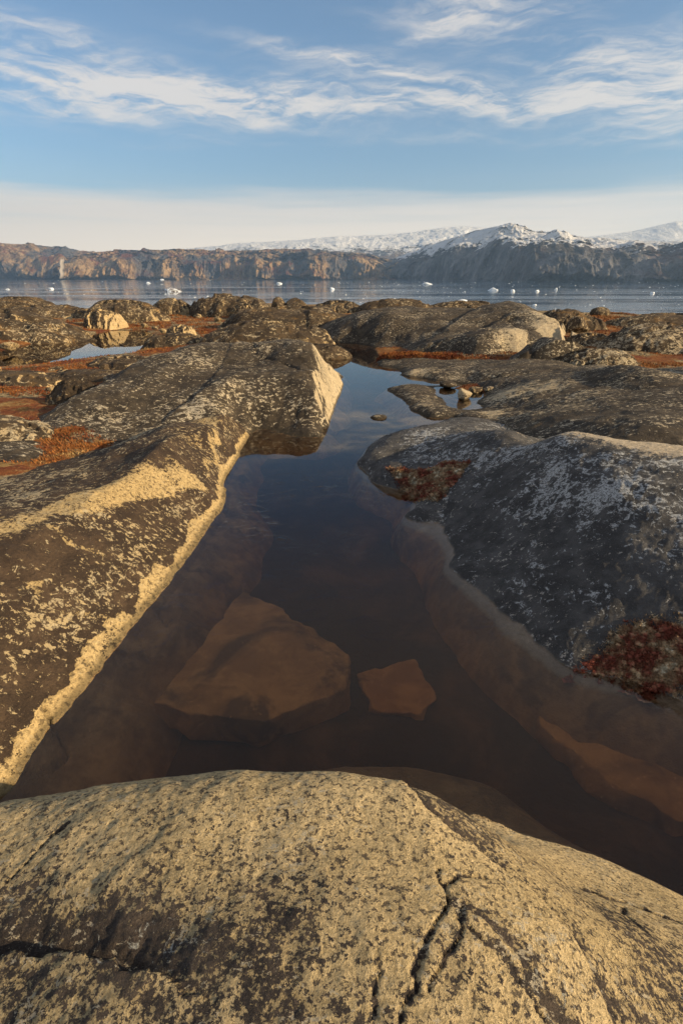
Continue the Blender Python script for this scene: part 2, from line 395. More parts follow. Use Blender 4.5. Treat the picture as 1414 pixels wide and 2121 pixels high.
# ------------------------------------------------------------------ ground, pool bed and shores
pool = [P(x, y)[:2] for x, y in [(-300, 1800), (0, 1560), (380, 1040), (430, 890), (560, 870), (640, 800), (640, 770), (560, 750), (590, 735), (690, 712), (770, 716), (790, 745), (860, 775), (985, 792),
                                 (940, 805), (1010, 815), (1010, 850), (960, 880), (900, 960), (1100, 1150), (1330, 1250)]] + [(3.4, 2.6), (3.4, 0.2), (1.0, -.5), (-2.6, 0.2)]
left_pond = [P(x, y)[:2] for x, y in [(-150, 765), (0, 762), (90, 755), (190, 742), (275, 732), (335, 702), (300, 684), (235, 684), (190, 694), (0, 722), (-250, 735)]]
far_pond = [P(x, y)[:2] for x, y in [(690, 722), (735, 725), (780, 722), (765, 712), (700, 710)]]
def ground_h(X, Y):
    s = np.minimum(np.minimum(sdf(X, Y, pool), sdf(X, Y, left_pond)), sdf(X, Y, far_pond))
    r = np.hypot(X, Y)
    land = .05 + (.05 + .13 * sstep(s, 0, 3)) * sstep(s, .3, 2) + sstep(s, .2, 2.2) * .13 * fbm(X / 2.2, Y / 2.2, X * 0, 5, .6) + .35 * fbm(X / 14, Y / 14, X * 0 + 4, 3) * sstep(r, 12, 30)
    land = land + sstep(r, 20, 45) * .1
    land = np.maximum(land, .03 + .02 * fbm(X * 2, Y * 2, X * 0, 2))
    z = np.where(s > 0, land * sstep(s, -.05, .35) + .015, -.52 * sstep(-s, -.02, .45) + .01 * fbm(X * 4, Y * 4, X * 0, 3))
    bed = np.clip(1 - Y / 14, .35, 1); z = np.where(s < 0, z * bed, z)
    # the shelf ends beyond the ridge and drops to the fjord
    edge = 62 + 10 * fbm(X / 30, X * 0, X * 0 + 8, 3) - .35 * np.maximum(X, 0)
    edge = np.maximum(edge - 22, 30)
    z = z - 24 * sstep(Y + .15 * np.abs(X), edge, edge + 50)
    return z
def tundra_mat():
    m, g = new_mat('tundra'); p = g.pos(); z = g.sep(p)[2]
    n1 = g.noise(p, .45, 6, .65, .6); n2 = g.noise(p, 1.6, 6, .7, .4); n3 = g.noise(p, 14, 6, .7)
    c = g.mix(g.ss(n1, .4, .6), (.13, .035, .018), (.21, .09, .03))
    c = g.mix(g.ss(n2, .52, .62), c, (.28, .18, .07))
    c = g.mix(g.ss(n2, .44, .36), c, (.085, .05, .02))
    c = g.mix(g.ss(n3, .56, .7, 0, .7), c, (.42, .30, .13))
    c = g.mix(g.ss(n3, .46, .36, 0, .6), c, (.04, .02, .012))
    rk = g.noise(p, .8, 6, .62, .5)
    far = g.ss(g.sep(p)[1], 12, 34, 0, .09)
    c = g.mix(g.ss(g.m('ADD', rk, far), .54, .58), c, g.mix(g.ss(g.noise(p, 11, 6, .7), .45, .58), (.30, .23, .13), (.045, .036, .027)))
    bed = g.mix(g.ss(g.noise(p, 1.5, 5, .6, .5), .45, .7), (.05, .03, .018), (.11, .06, .027))
    c = g.mix(g.ss(g.m('MULTIPLY_ADD', n3, .03, z), .03, .012), c, bed)
    c = g.mix(g.ss(z, -1.5, -3), c, (.05, .04, .03))
    return finish(m, g, c, .95, g.bump(g.m('MULTIPLY_ADD', n2, 2.0, n3), .8, .08), .1)
M_TUN = tundra_mat()
X, Y = grid_xy(-2.4, 2.4, 520, -3.0, 260, 620, 6.0)
gnd = heightfield('ground', X, Y, ground_h(X, Y), M_TUN, np.ones(X.shape, bool)); tag(gnd, 'rust red and ochre tundra ground with the brown bed of the pool', kind='structure')

# ------------------------------------------------------------------ big outcrops
def wl(lst, z=0.0, d=.15, w=.1): return [('p', x, y, z, d, w) for x, y in lst]

# the rock under the photographer
FG = [('w', -2.2, -.9, .75), ('w', -1, -.9, .9), ('w', .3, -.9, .9), ('w', 1.4, -.9, .6), ('w', -2.4, .2, .72, .35, .1), ('w', -1.1, .0, .88), ('w', 0, .0, .93), ('w', 1.0, 0, .8), ('w', 1.9, 0, .3),
      ('p', 0, 2121, .84, .42, .1), ('p', 350, 2100, .90, .45, .1), ('p', 650, 2100, .93, .42, .1), ('p', 1000, 2100, .90, .35, .1), ('p', 1250, 2100, .78, .2, .1), ('p', 1414, 2110, .60, .5, .1),
      ('p', 0, 1920, .84, .52, .1), ('p', 250, 1940, .89, .52, .2), ('p', 560, 1930, .92, .52, .1), ('p', 760, 1940, .925, .25, .1), ('p', 1000, 1930, .90, .28, .1), ('p', 1180, 1930, .80, .12, .1), ('p', 1320, 1930, .55, .5, .1), ('p', 1400, 1930, .42, .3, .1),
      ('p', 0, 1760, .80, .22, .0), ('p', 250, 1740, .86, .2, .0), ('p', 550, 1720, .88, .25, .0), ('p', 780, 1720, .87, .2, .0), ('p', 980, 1780, .83, .15, .0), ('p', 1080, 1820, .78, .12, 0), ('p', 1180, 1840, .45, .42, 0), ('p', 1300, 1850, .22, .15, 0),
      ('p', 0, 1663, .72, .15, .0), ('p', 200, 1628, .76, .12, .0), ('p', 500, 1594, .78, .12, .0), ('p', 700, 1597, .78, .12, .0), ('p', 860, 1622, .76, .2, .0), ('p', 960, 1680, .70, .5, 0), ('p', 1050, 1745, .62, .4, 0), ('p', 1120, 1765, .28, .15, 0), ('p', 1200, 1790, .12, .1, 0)]
FG += wl([(1080, 1728), (1240, 1775), (1414, 1856), (1550, 1940)], 0.0, .05, 0)
for (x, y, z) in [(-1.6, 1.75, -.35), (-.55, 1.62, .12), (0, 1.55, .1), (.35, 1.5, .08), (-1.2, 1.95, -.4), (-.55, 1.85, -.35), (-1.5, 2.1, -.9), (-.6, 2.15, -.9), (-2.2, 1.2, .1), (-2.6, 1.5, -.6), (2.6, .3, -.4), (2.4, 1.2, -.7),
                  (-.1, 2.0, -.11), (.35, 2.02, -.11), (.75, 1.9, -.11), (1.15, 1.55, -.12), (1.7, 1.25, -.12), (-.2, 2.35, -.9), (.4, 2.4, -.8), (.95, 2.2, -.8), (1.4, 1.85, -.8), (1.9, 1.5, -.8)]:
    FG.append(('w', x, y, z, .1, 0))
fgc = lambda L, z=.9: [P(x, y, z) for x, y in L]
fg_cracks = [(fgc([(1000, 1780), (960, 1795), (925, 1820), (930, 1860), (900, 1910), (880, 1950), (860, 2000), (855, 2050), (815, 2130)]), .0035, .018),
             (fgc([(925, 1820), (905, 1800), (912, 1785)]), .004, .014), (fgc([(0, 1775), (40, 1740), (80, 1700), (130, 1660)]), .0035, .010),
             (fgc([(770, 2130), (768, 2060), (775, 1990)]), .005, .012),
             (fgc([(880, 2040), (910, 1990), (945, 1960), (950, 1890)]), .005, .012),
             (fgc([(960, 1935), (1040, 1975), (1110, 2030), (1160, 2130)]), .005, .010),
             (fgc([(1300, 1870), (1290, 1920), (1320, 1980)], .4), .005, .015), (fgc([(1210, 1860), (1300, 1855), (1414, 1885)], .35), .012, .025)]
fg_steps = [(fgc([(850, 1640), (880, 1690), (930, 1730), (1010, 1770), (1080, 1815), (1150, 1870), (1210, 1950), (1260, 2030), (1300, 2130), (1330, 2300)], .8), .012, .035, .10), (fgc([(940, 1925), (1000, 1950), (1070, 2000), (1120, 2060), (1170, 2140)], .85), .01, .015, .05), (fgc([(-60, 1940), (60, 1945), (130, 1945), (160, 1965), (240, 1968), (270, 1985)]), .008, .045, .09)]
FG += [('w', -.85, 1.58, .05), ('w', -1.2, 1.5, .15), ('w', -1.6, 1.45, .05), ('w', -1.25, 1.7, -.2)]
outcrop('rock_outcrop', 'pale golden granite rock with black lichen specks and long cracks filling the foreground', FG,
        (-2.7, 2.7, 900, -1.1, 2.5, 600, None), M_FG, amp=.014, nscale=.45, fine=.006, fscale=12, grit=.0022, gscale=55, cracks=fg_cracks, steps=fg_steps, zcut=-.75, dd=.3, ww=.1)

# long rock on the left
LR = wl([(-150, 1830), (0, 1650), (60, 1570), (120, 1500), (190, 1425), (260, 1340), (370, 1190), (470, 1040), (470, 995), (500, 930), (520, 903)], 0.0, .9, .3)
LR += [('w', -1.62, 1.9, .07, .9), ('w', -1.60, 2.4, .09, .9), ('w', -1.53, 3.0, .10, .9), ('w', -1.46, 3.6, .11, .9), ('w', -1.38, 4.4, .11, .9), ('w', -1.33, 5.0, .13, .9),
       ('w', -2.0, 1.6, .34, 0.98), ('w', -1.85, 2.3, .30, 0.94, .5), ('w', -1.75, 3.0, .28, 0.98, .5), ('w', -1.65, 3.7, .27, 1.03, .4), ('w', -1.50, 4.4, .26, 1.03, .3),
       ('w', -2.3, 2.3, .52, 0.90, .5), ('w', -2.1, 3.0, .50, 0.88, .5), ('w', -1.95, 3.6, .46, 0.88, .3), ('w', -1.7, 4.3, .38, 0.88),
       ('w', -2.35, 3.35, .60, .12, .1), ('w', -2.05, 4.1, .53, .1, .1), ('w', -1.75, 4.8, .43, .1, .1), ('w', -1.52, 5.2, .34, .12, .1), ('w', -2.9, 2.8, .72, .3), ('w', -3.2, 1.8, .75, .5),
       ('w', -1.48, 5.8, .30, 0.88, .3), ('w', -1.55, 6.6, .33, .5, .3), ('w', -1.50, 7.4, .28, .45, .3), ('w', -1.75, 6.2, .42, .3, .3), ('w', -1.8, 7.3, .40, .25, .2),
       ('w', -2.6, 4.3, .48, 1.03, .8), ('w', -2.4, 5.4, .42, 1.05, .5), ('w', -3.4, 3.6, .50, 1.03, .6), ('w', -3.3, 5.0, .32, 1.05, .7), ('w', -2.6, 6.6, .36, 0.88, .8), ('w', -4.2, 4.2, .30, 0.98, .8),
       ('w', -2.2, 7.8, .22, .5, .5), ('w', -3.2, 6.6, .15, 0.88), ('w', -4.3, 5.4, .10, 0.88), ('w', -1.7, 8.3, .05, .4), ('w', -1.45, 8.5, -.2, .4), ('w', -2.8, 8.0, -.1), ('w', -4.5, 6.8, -.25), ('w', -5.5, 5, -.1), ('w', -5, 2.5, .3), ('w', -5, 0, .3), ('w', -3.2, 0, .6), ('w', -2.3, .7, .2)]
LR += [('w', -1.05, 6.8, -.25), ('w', -1.0, 5.4, -.16), ('w', -1.02, 4.4, -.16), ('w', -1.1, 3.5, -.16), ('w', -1.25, 2.6, -.16), ('w', -1.40, 2.1, -.15), ('w', -1.55, 1.7, -.2),
       ('w', -.80, 5.2, -.22), ('w', -.83, 4.3, -.22), ('w', -.95, 3.2, -.22), ('w', -1.12, 2.4, -.22), ('w', -1.2, 1.95, -.25), ('w', -.45, 5.2, -.8), ('w', -.55, 4.2, -.8), ('w', -.68, 3.1, -.8), ('w', -.85, 2.3, -.8), ('w', -.9, 1.7, -.8), ('w', -.5, 6.8, -.8), ('w', -1.1, 8.4, -.5)]
lp = lambda L, z: [P(x, y, z) for x, y in L]
lr_cracks = [(lp([(20, 1200), (100, 1250), (190, 1290)], .4), .010, .012), (lp([(330, 1290), (360, 1340)], -.15), .012, .05), (lp([(110, 1530), (140, 1570), (110, 1620)], -.15), .012, .04), (lp([(255, 1205), (270, 1250), (290, 1290)], .2), .006, .01)]
LR += [('m', x, y, .95, .4) for x, y in [(-1.75, 1.9), (-1.68, 2.3), (-1.62, 2.8), (-1.56, 3.3), (-1.52, 3.8), (-1.45, 4.3), (-1.40, 4.8), (-1.42, 5.6), (-1.85, 1.5), (-2.0, 2.6), (-1.9, 3.2), (-1.75, 3.9), (-1.6, 4.5), (-1.5, 6.2), (-1.55, 7.0), (-1.95, 6.6)]]
def lr_post(X, Y, Z, M):
    n = fbm(X * 3, Y * 3, X * 0 + 2, 4, .6)
    band = 1 - sstep(Z + .07 * n, .06, .12)
    M[..., 0] = M[..., 0] * (1 - band) + .0 * band; M[..., 1] *= 1 - band
    d, _ = seg_dist(X + .06 * n, Y + .06 * n, [(-3.3, 1.7), (-2.75, 2.6), (-2.4, 3.3), (-2.05, 4.1), (-1.75, 4.8), (-1.55, 5.25)])
    cb = 1 - sstep(d + .10 * fbm(X * 4, Y * 4, X * 0 + 12, 4, .6), .04, .22)
    M[..., 0] = np.minimum(M[..., 0], M[..., 0] * (1 - cb) + .10 * cb)
    for pl_ in ([(-1.5, 5.6), (-1.55, 6.4), (-1.7, 7.3)], [(-1.95, 2.95), (-1.8, 2.85), (-1.62, 3.0)], [(-2.1, 3.5), (-1.9, 3.45), (-1.75, 3.55)]):
        d, _ = seg_dist(X + .1 * n, Y + .1 * n, pl_); q = 1 - sstep(d, .01, .07); M[..., 0] = M[..., 0] * (1 - q * .7)
    return Z, M
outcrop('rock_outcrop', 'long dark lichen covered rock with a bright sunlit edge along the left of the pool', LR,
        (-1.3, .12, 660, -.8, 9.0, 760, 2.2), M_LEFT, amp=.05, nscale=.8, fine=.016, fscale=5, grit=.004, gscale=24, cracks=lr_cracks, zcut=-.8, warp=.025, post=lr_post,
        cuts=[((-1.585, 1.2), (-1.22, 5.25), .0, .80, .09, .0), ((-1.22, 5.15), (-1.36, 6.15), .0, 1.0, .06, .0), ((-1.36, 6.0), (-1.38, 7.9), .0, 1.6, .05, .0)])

# second slab on the left, with an end wall lit by the sun
S2 = wl([(520, 903), (560, 903), (660, 912), (685, 880), (700, 840), (716, 800), (712, 780)], -.02, .3, .1)
S2 += [('p', 540, 880, .06, .7, .1), ('p', 600, 872, .12, .7, .1), ('p', 655, 870, .14, .8, .1), ('p', 540, 850, .25, .75, .2), ('p', 600, 838, .33, .8, .2), ('p', 655, 840, .33, .8, .1), ('p', 675, 850, .22, .15, .1),
       ('p', 480, 800, .60, .75, .35), ('p', 560, 790, .62, .75, .5), ('p', 640, 790, .62, .78, .2), ('p', 675, 790, .55, .25, .1), ('p', 690, 800, .4, .05, .1),
       ('p', 535, 745, .80, .7, .2), ('p', 600, 758, .75, .7), ('p', 650, 765, .68, .7), ('p', 695, 773, .55, .2), ('p', 706, 790, .3, .05, .1),
       ('d', 500, 710, 11.8, .7, .2), ('d', 420, 714, 11.6, .75, .2), ('d', 340, 730, 10.8, .75), ('d', 250, 765, 9.8, .75), ('d', 170, 815, 8.5, .6, .3), ('p', 400, 780, .65, .75), ('p', 320, 830, .45, .7, .5), ('p', 400, 850, .35, .55, .7), ('p', 250, 870, .25, .35, .7), ('p', 450, 860, .28, .4, .6),
       ('p', 130, 900, .22, .5, .5), ('p', 50, 960, .2, .6, .4), ('p', 300, 905, .12, .4, .4), ('p', 480, 890, .10, .4, .5), ('w', -5.2, 5.6, .12, .6), ('w', -6.2, 6.2, -.3), ('w', -5.5, 8, -.3), ('w', -4.9, 9.6, -.3), ('w', -4.3, 11.8, -.2),
       ('w', -2.4, 13.5, .3), ('w', -3, 15, -.4), ('w', -1.2, 13, .4), ('w', -1, 14.8, -.4), ('w', -.3, 13, .25), ('w', -.1, 14.2, -.35), ('w', .35, 12.5, -.5), ('w', .3, 10.5, -.5), ('w', .2, 8.4, -.5), ('w', -.5, 7.3, -.5), ('w', -1.4, 7.4, -.4), ('w', -3.2, 5.6, -.2), ('w', -5, 4, -.3)]
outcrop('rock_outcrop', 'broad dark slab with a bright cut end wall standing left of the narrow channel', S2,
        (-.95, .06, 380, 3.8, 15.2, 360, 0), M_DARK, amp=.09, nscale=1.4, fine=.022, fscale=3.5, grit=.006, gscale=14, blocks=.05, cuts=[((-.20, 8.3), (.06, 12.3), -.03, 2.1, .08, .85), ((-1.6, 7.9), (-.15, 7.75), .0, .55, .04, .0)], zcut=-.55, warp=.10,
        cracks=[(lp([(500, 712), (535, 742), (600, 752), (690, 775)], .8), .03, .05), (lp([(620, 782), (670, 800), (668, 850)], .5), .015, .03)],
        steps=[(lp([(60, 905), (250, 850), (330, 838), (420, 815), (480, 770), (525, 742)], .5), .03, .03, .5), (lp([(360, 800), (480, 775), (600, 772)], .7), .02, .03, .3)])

# dome on the right, its near side in shade
RD = wl([(1560, 1520), (1414, 1452), (1230, 1392), (1190, 1385), (1150, 1362), (1080, 1300), (1000, 1230), (940, 1150), (900, 1080), (860, 1045), (780, 1003), (740, 962), (765, 925), (850, 893), (940, 868)], 0.0, .7, .3)
RD += [('p', 1414, 1330, .22, .8, .3), ('p', 1250, 1300, .18, .8, .4), ('p', 1130, 1260, .13, .85, .3), ('p', 1020, 1130, .15, .85, .3), ('p', 960, 1060, .15, .85, .4), ('p', 1414, 1180, .50, .85, .4), ('p', 1270, 1160, .45, .85, .35), ('p', 1130, 1100, .38, .85, .5), ('p', 1020, 1010, .36, .85, .5),
       ('p', 1414, 1040, .74, .8, .6), ('p', 1270, 1020, .70, .75, .85), ('p', 1130, 985, .62, .7, .9), ('p', 1040, 950, .50, .7, .8), ('p', 1414, 955, .88, .6, .6), ('p', 1270, 945, .84, .6, .8), ('p', 1130, 925, .74, .6, .7),
       ('p', 1414, 938, .89, .1, .1), ('p', 1300, 915, .86, .1, .1), ('p', 1180, 897, .80, .15, .1), ('p', 1050, 893, .62, .5, .3), ('p', 960, 900, .42, .6, .7), ('p', 870, 915, .24, .6, .8), ('p', 900, 960, .22, .6, .6), ('p', 810, 950, .13, .75, .4), ('p', 870, 1000, .10, .7, .3),
       ('w', 2.9, 5.2, .62), ('w', 2.2, 5.6, .50), ('w', 3.6, 4.3, .8), ('w', 4.4, 3, .8), ('w', 3.3, 6.8, .2), ('w', 2.3, 7.2, .2), ('w', 5, 5.5, .4), ('w', 5, 8, .05), ('w', 2.9, 8.5, .0), ('w', 1.9, 9.3, -.2), ('w', 3.5, 10, -.4), ('w', 3.2, 2.4, .3), ('w', 3, 1.6, -.2),
       ('w', .6, 4.9, -.07), ('w', .85, 3.9, -.07), ('w', 1.1, 3.05, -.07), ('w', .45, 4.9, -.6), ('w', .62, 3.9, -.6), ('w', .9, 2.9, -.6), ('w', 1.35, 2.3, -.5), ('w', 2.2, 1.9, -.5), ('w', .0, 6.6, -.5), ('w', .1, 7.6, -.5), ('w', .3, 5.7, -.5), ('w', 1.0, 9.0, -.5)]
outcrop('rock_outcrop', 'large blue black dome shaped rock with pale lichen flecks in shade on the right', RD,
        (-.05, 1.1, 560, 1.4, 10.2, 600, .6), M_DOME, amp=.035, nscale=.9, fine=.012, fscale=6, grit=.004, gscale=26, zcut=-.62, warp=.05)

# low rock with a small pond, jutting into the pool behind the dome
PN = wl([(945, 866), (850, 851), (822, 822), (806, 805), (850, 798), (905, 798), (900, 812), (925, 838), (960, 847), (990, 842), (995, 825), (1000, 812), (960, 800), (945, 795)], .0, .4, .3)
PN += [('p', 850, 815, .10, .35, .2), ('p', 875, 835, .10, .3, .2), ('p', 900, 855, .07, .5, .2), ('p', 960, 858, .08, .5, .2), ('p', 1010, 855, .12, .2), ('p', 1000, 797, .10, .55), ('p', 940, 790, .06), ('p', 1040, 815, .16, .15), ('p', 950, 820, -.12), ('p', 970, 832, -.12),
       ('p', 1060, 880, .2, .5), ('p', 1100, 845, .28, .45, .4), ('p', 1200, 870, .42, .65, .3), ('p', 1200, 830, .42, .35, .3), ('p', 1330, 900, .52, .8), ('p', 1414, 915, .5, .8), ('p', 1330, 850, .56, .6), ('p', 1414, 850, .6, .7), ('p', 1120, 805, .34, .2, .2), ('p', 1260, 800, .5, .45), ('p', 1414, 800, .62, .5),
       ('p', 1500, 800, .62), ('p', 1500, 900, .5), ('w', 4, 5.4, .2), ('w', 5.2, 5.2, .1), ('w', 7, 6.0, .1), ('w', 9, 9, .2), ('w', 1.3, 8.9, -.4), ('w', .7, 10.3, -.4), ('w', .6, 12, -.4), ('w', 1.6, 12.7, -.35), ('w', 2.4, 13.2, -.2), ('w', 4.5, 14, .05), ('w', 7, 14.5, .1), ('w', 9.5, 13, .2)]
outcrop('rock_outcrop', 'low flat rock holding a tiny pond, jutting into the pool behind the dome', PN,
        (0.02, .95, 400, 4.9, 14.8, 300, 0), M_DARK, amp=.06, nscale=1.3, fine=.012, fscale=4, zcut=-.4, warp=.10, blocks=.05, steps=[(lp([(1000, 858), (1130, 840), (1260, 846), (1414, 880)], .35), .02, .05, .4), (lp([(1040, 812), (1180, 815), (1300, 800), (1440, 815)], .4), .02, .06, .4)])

R3 = wl([(845, 781), (900, 790), (950, 795), (830, 772), (782, 757), (775, 750)], 0.0, .4)
R3 += [('p', 800, 750, .06), ('p', 860, 760, .10, .5), ('p', 860, 775, .06, .2), ('p', 950, 780, .10, .3, .2), ('p', 950, 760, .2, .6), ('p', 1050, 785, .18, .3), ('p', 1050, 752, .32, .5), ('p', 1150, 765, .36, .6), ('p', 1180, 785, .36, .4), ('p', 1150, 750, .38, .35), ('p', 1270, 770, .42, .3), ('p', 1330, 785, .42, .6), ('p', 1414, 800, .4, .3), ('p', 1500, 820, .38),
       ('w', 1.2, 16.5, .0), ('w', 3, 16, .1), ('w', 5, 16.2, .15), ('w', 8, 15.5, .1), ('w', 11, 13, .0), ('w', 10, 10, -.2), ('w', .7, 15.5, -.3), ('w', .9, 14, -.4), ('w', 1.6, 12.8, -.4), ('w', 3.5, 11.4, -.2), ('w', 6, 10.5, -.1)]
outcrop('rock_outcrop', 'low speckled rock sheet between the tiny pond and the great whaleback', R3,
        (0.03, 1.0, 340, 8.6, 17.5, 230, 0), M_DARK, amp=.08, nscale=1.6, fine=.014, fscale=3.5, zcut=-.3, warp=.10, blocks=.06)

R4 = [('p', 700, 712, .0), ('p', 780, 722, .02, .7), ('p', 850, 738, .05, .6), ('p', 950, 744, .08, .7), ('p', 1030, 745, .1, .3), ('p', 1100, 745, .1, .6), ('p', 1165, 742, .15, .5),
      ('p', 800, 712, .12, .8), ('p', 900, 715, .35, .85), ('p', 1000, 715, .45, .85), ('p', 1040, 715, .42, .1, .1), ('p', 1075, 712, .45, .05, .1), ('p', 1110, 715, .5, .85), ('p', 1150, 710, .45, .4),
      ('d', 660, 703, 21, .8), ('d', 780, 676, 20, .85), ('d', 900, 652, 20.5, .85), ('d', 980, 690, 17.6, .9), ('d', 900, 690, 18, .85), ('d', 1100, 685, 17.6, .8), ('d', 1050, 665, 19, .6), ('d', 1000, 632, 22, .85), ('d', 1060, 629, 22, .8), ('d', 1110, 640, 21, .6), ('d', 1128, 648, 19.5, .15), ('d', 1135, 690, 18, .05, .1), ('d', 1160, 700, 17.8, .1), ('d', 1172, 735, 17.2, .1),
      ('w', 8.2, 17.8, .0), ('w', 9.0, 20, .1), ('w', 9.3, 23, .1), ('w', 6, 26, .1), ('w', 0, 27, -.3), ('w', -2.5, 22, -.4), ('w', 7.6, 20.5, .5), ('w', 7.5, 16.5, -.2), ('w', 5, 15.6, -.3), ('w', 2.5, 16, -.4), ('w', 1.2, 17.8, -.4), ('w', 0, 20, -.4), ('w', 10, 18, -.4)]
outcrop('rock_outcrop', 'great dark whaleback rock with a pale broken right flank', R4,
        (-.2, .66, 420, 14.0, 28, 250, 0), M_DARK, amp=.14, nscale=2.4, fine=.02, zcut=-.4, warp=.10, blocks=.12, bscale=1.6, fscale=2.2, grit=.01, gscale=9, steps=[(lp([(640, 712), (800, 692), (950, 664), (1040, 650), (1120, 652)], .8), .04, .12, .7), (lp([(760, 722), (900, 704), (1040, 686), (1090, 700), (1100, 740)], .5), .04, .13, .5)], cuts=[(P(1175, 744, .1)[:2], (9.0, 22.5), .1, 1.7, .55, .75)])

# ------------------------------------------------------------------ smaller far outcrops, one object each
def hump(label, xl, xr, yb, yt, z0=.15, depth=1.0, skew=0.0, p=2.3, q=.62, mat=M_FAR, noise=.06, dark=.6, white=.3, face=0.0, n=110, group=None, sub=.5):
    L = P(xl, yb, z0); Rr = P(xr, yb, z0); Yb = L[1]; xc = (L[0] + Rr[0]) / 2; a = (Rr[0] - L[0]) / 2; b = a * depth
    top = PY((xl + xr) / 2, yt, Yb + b * .8)[2]; Hh = max(top - z0, .05)
    N = n
    U, V = np.meshgrid(np.linspace(-1.25, 1.25, N), np.linspace(-1.25, 1.25, N))
    Xs = xc + U * a; Ys = Yb + b * (V + .95)
    sd = len(label) * 1.7 + xl
    wu = U + .22 * fbm(U * 1.6, V * 1.6, U * 0 + sd, 4); wv = V + .22 * fbm(U * 1.6, V * 1.6, U * 0 + sd + 9, 4)
    us = wu - skew * (1 - wu ** 2) * .5
    rr = np.abs(us) ** p + np.abs(wv) ** p
    base = np.clip(1 - rr, -1, 1)
    Z = np.where(base > 0, np.abs(base) ** q, -np.abs(base) * 1.2) * Hh
    Z = Z - noise * Hh * 1.5 * np.abs(fbm(U * 2.3, V * 2.3, U * 0 + sd, 4, .55)) + noise * Hh * fbm(U * 5, V * 5, U * 0 + sd, 4, .6)
    Z = Z - Hh * .13 * sstep(fbm(U * 1.8 + wu, V * 1.4, U * 0 + sd + 3, 3), .02, .12)
    Z = Z + z0
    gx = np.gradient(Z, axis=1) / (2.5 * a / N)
    M = np.zeros(Z.shape + (3,)); M[..., 0] = dark + .12 - .5 * sstep(-gx, .5, 1.2); M[..., 1] = white  # steep right-hand slopes, towards the sun, are painted paler like lit facets
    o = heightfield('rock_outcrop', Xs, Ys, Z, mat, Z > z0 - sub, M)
    return tag(o, label, 'rock outcrop', group)
HUMPS = [
    ('wide dark rock with pale right end rising behind the left pond', -300, 165, 716, 634, dict(depth=.5, skew=-.6, p=2.2, dark=.6, z0=-.02)),
    ('pale rounded sunlit rock with red moss on its side right of the wide dark rock', 165, 250, 686, 640, dict(z0=-.02, depth=1.0, dark=.3, skew=-.3)),
    ('low dark rock on the skyline at the far left', -120, 105, 652, 614, dict(depth=.6)),
    ('flat tan rock below the skyline behind the left pond', -40, 190, 664, 630, dict(depth=.5, dark=.45)),
    ('smooth dark round rock on the skyline above the left pond', 150, 340, 668, 620, dict(depth=.6, skew=-.3, dark=.65)),
    ('small brown rock on the skyline between two larger smooth rocks left of centre', 300, 395, 654, 617, dict(depth=.8)),
    ('long pale brown skyline rock rising towards the jagged blocks', 385, 570, 656, 606, dict(depth=.7, skew=-.5)),
    ('brown broken rock just below the highest part of the skyline', 470, 530, 660, 628, dict(depth=.8)),
    ('wide smooth dark rock in the middle distance left of the channel', 440, 790, 690, 634, dict(depth=.5, skew=-.2, dark=.62)),
    ('dark rock back behind the second slab with a pale streaked top', 400, 690, 722, 664, dict(depth=.45, dark=.65)),
    ('low brown rock capped with orange grass at the far end of the second slab', 505, 640, 750, 700, dict(depth=.6, dark=.5, z0=0)),
    ('small dark rock spit reaching into the far end of the pool', 600, 728, 746, 712, dict(depth=.7, dark=.75, z0=-.02)),
    ('small low skyline rock in the centre beside the floating ice', 640, 760, 650, 622, dict(depth=.6)),
    ('dark lumpy skyline rock just left of the two humped white iceberg', 730, 920, 652, 618, dict(depth=.5, dark=.65)),
    ('flat dark ledge on the skyline above the great whaleback', 880, 1060, 650, 622, dict(depth=.4, dark=.6)),
    ('dark skyline slab with a pale squared right end on the right', 1120, 1285, 690, 640, dict(depth=.6, skew=-.7, dark=.7)),
    ('low brown skyline slab at the right edge above the dark mottled rock', 1270, 1560, 682, 648, dict(depth=.4, dark=.55)),
    ('dark mottled rock with pale flecks at the right edge of the middle distance', 1260, 1620, 742, 668, dict(depth=.5, dark=.8, white=.7)),
    ('small grey mottled rock amid orange moss right of the whaleback', 1170, 1350, 768, 722, dict(depth=.6, dark=.6, white=.6)),
    ('broken brown rock in the red hollow right of the great whaleback', 1180, 1290, 728, 690, dict(depth=.8, dark=.6)),
    ('low grey rock hump in the red tundra beside the left pond', 150, 330, 772, 738, dict(depth=.7, dark=.5)),
    ('black low rock lying in the shaded hollow at the left', 80, 210, 850, 785, dict(depth=.7, dark=.9)),
    ('grey mossy rock half in shade at the left edge beside the dark slab', -170, 75, 935, 868, dict(depth=.7, dark=.7, white=.6)),
    ('flat speckled rock sheet in the red heath just left of the second slab', 20, 300, 800, 768, dict(depth=.5, dark=.5)),
    ('pale flat rock at the left edge under the left pond', -120, 110, 812, 770, dict(depth=.6, dark=.4)),
    ('tan rubble rock at the right end of the left pond', 340, 400, 694, 672, dict(depth=.9, dark=.35)),
    ('low grey rock between the left pond and the second slab', 290, 420, 716, 690, dict(depth=.6, dark=.5)),
]
for (lab, xl, xr, yb, yt, kw) in HUMPS: hump(lab, xl, xr, yb, yt, **kw)

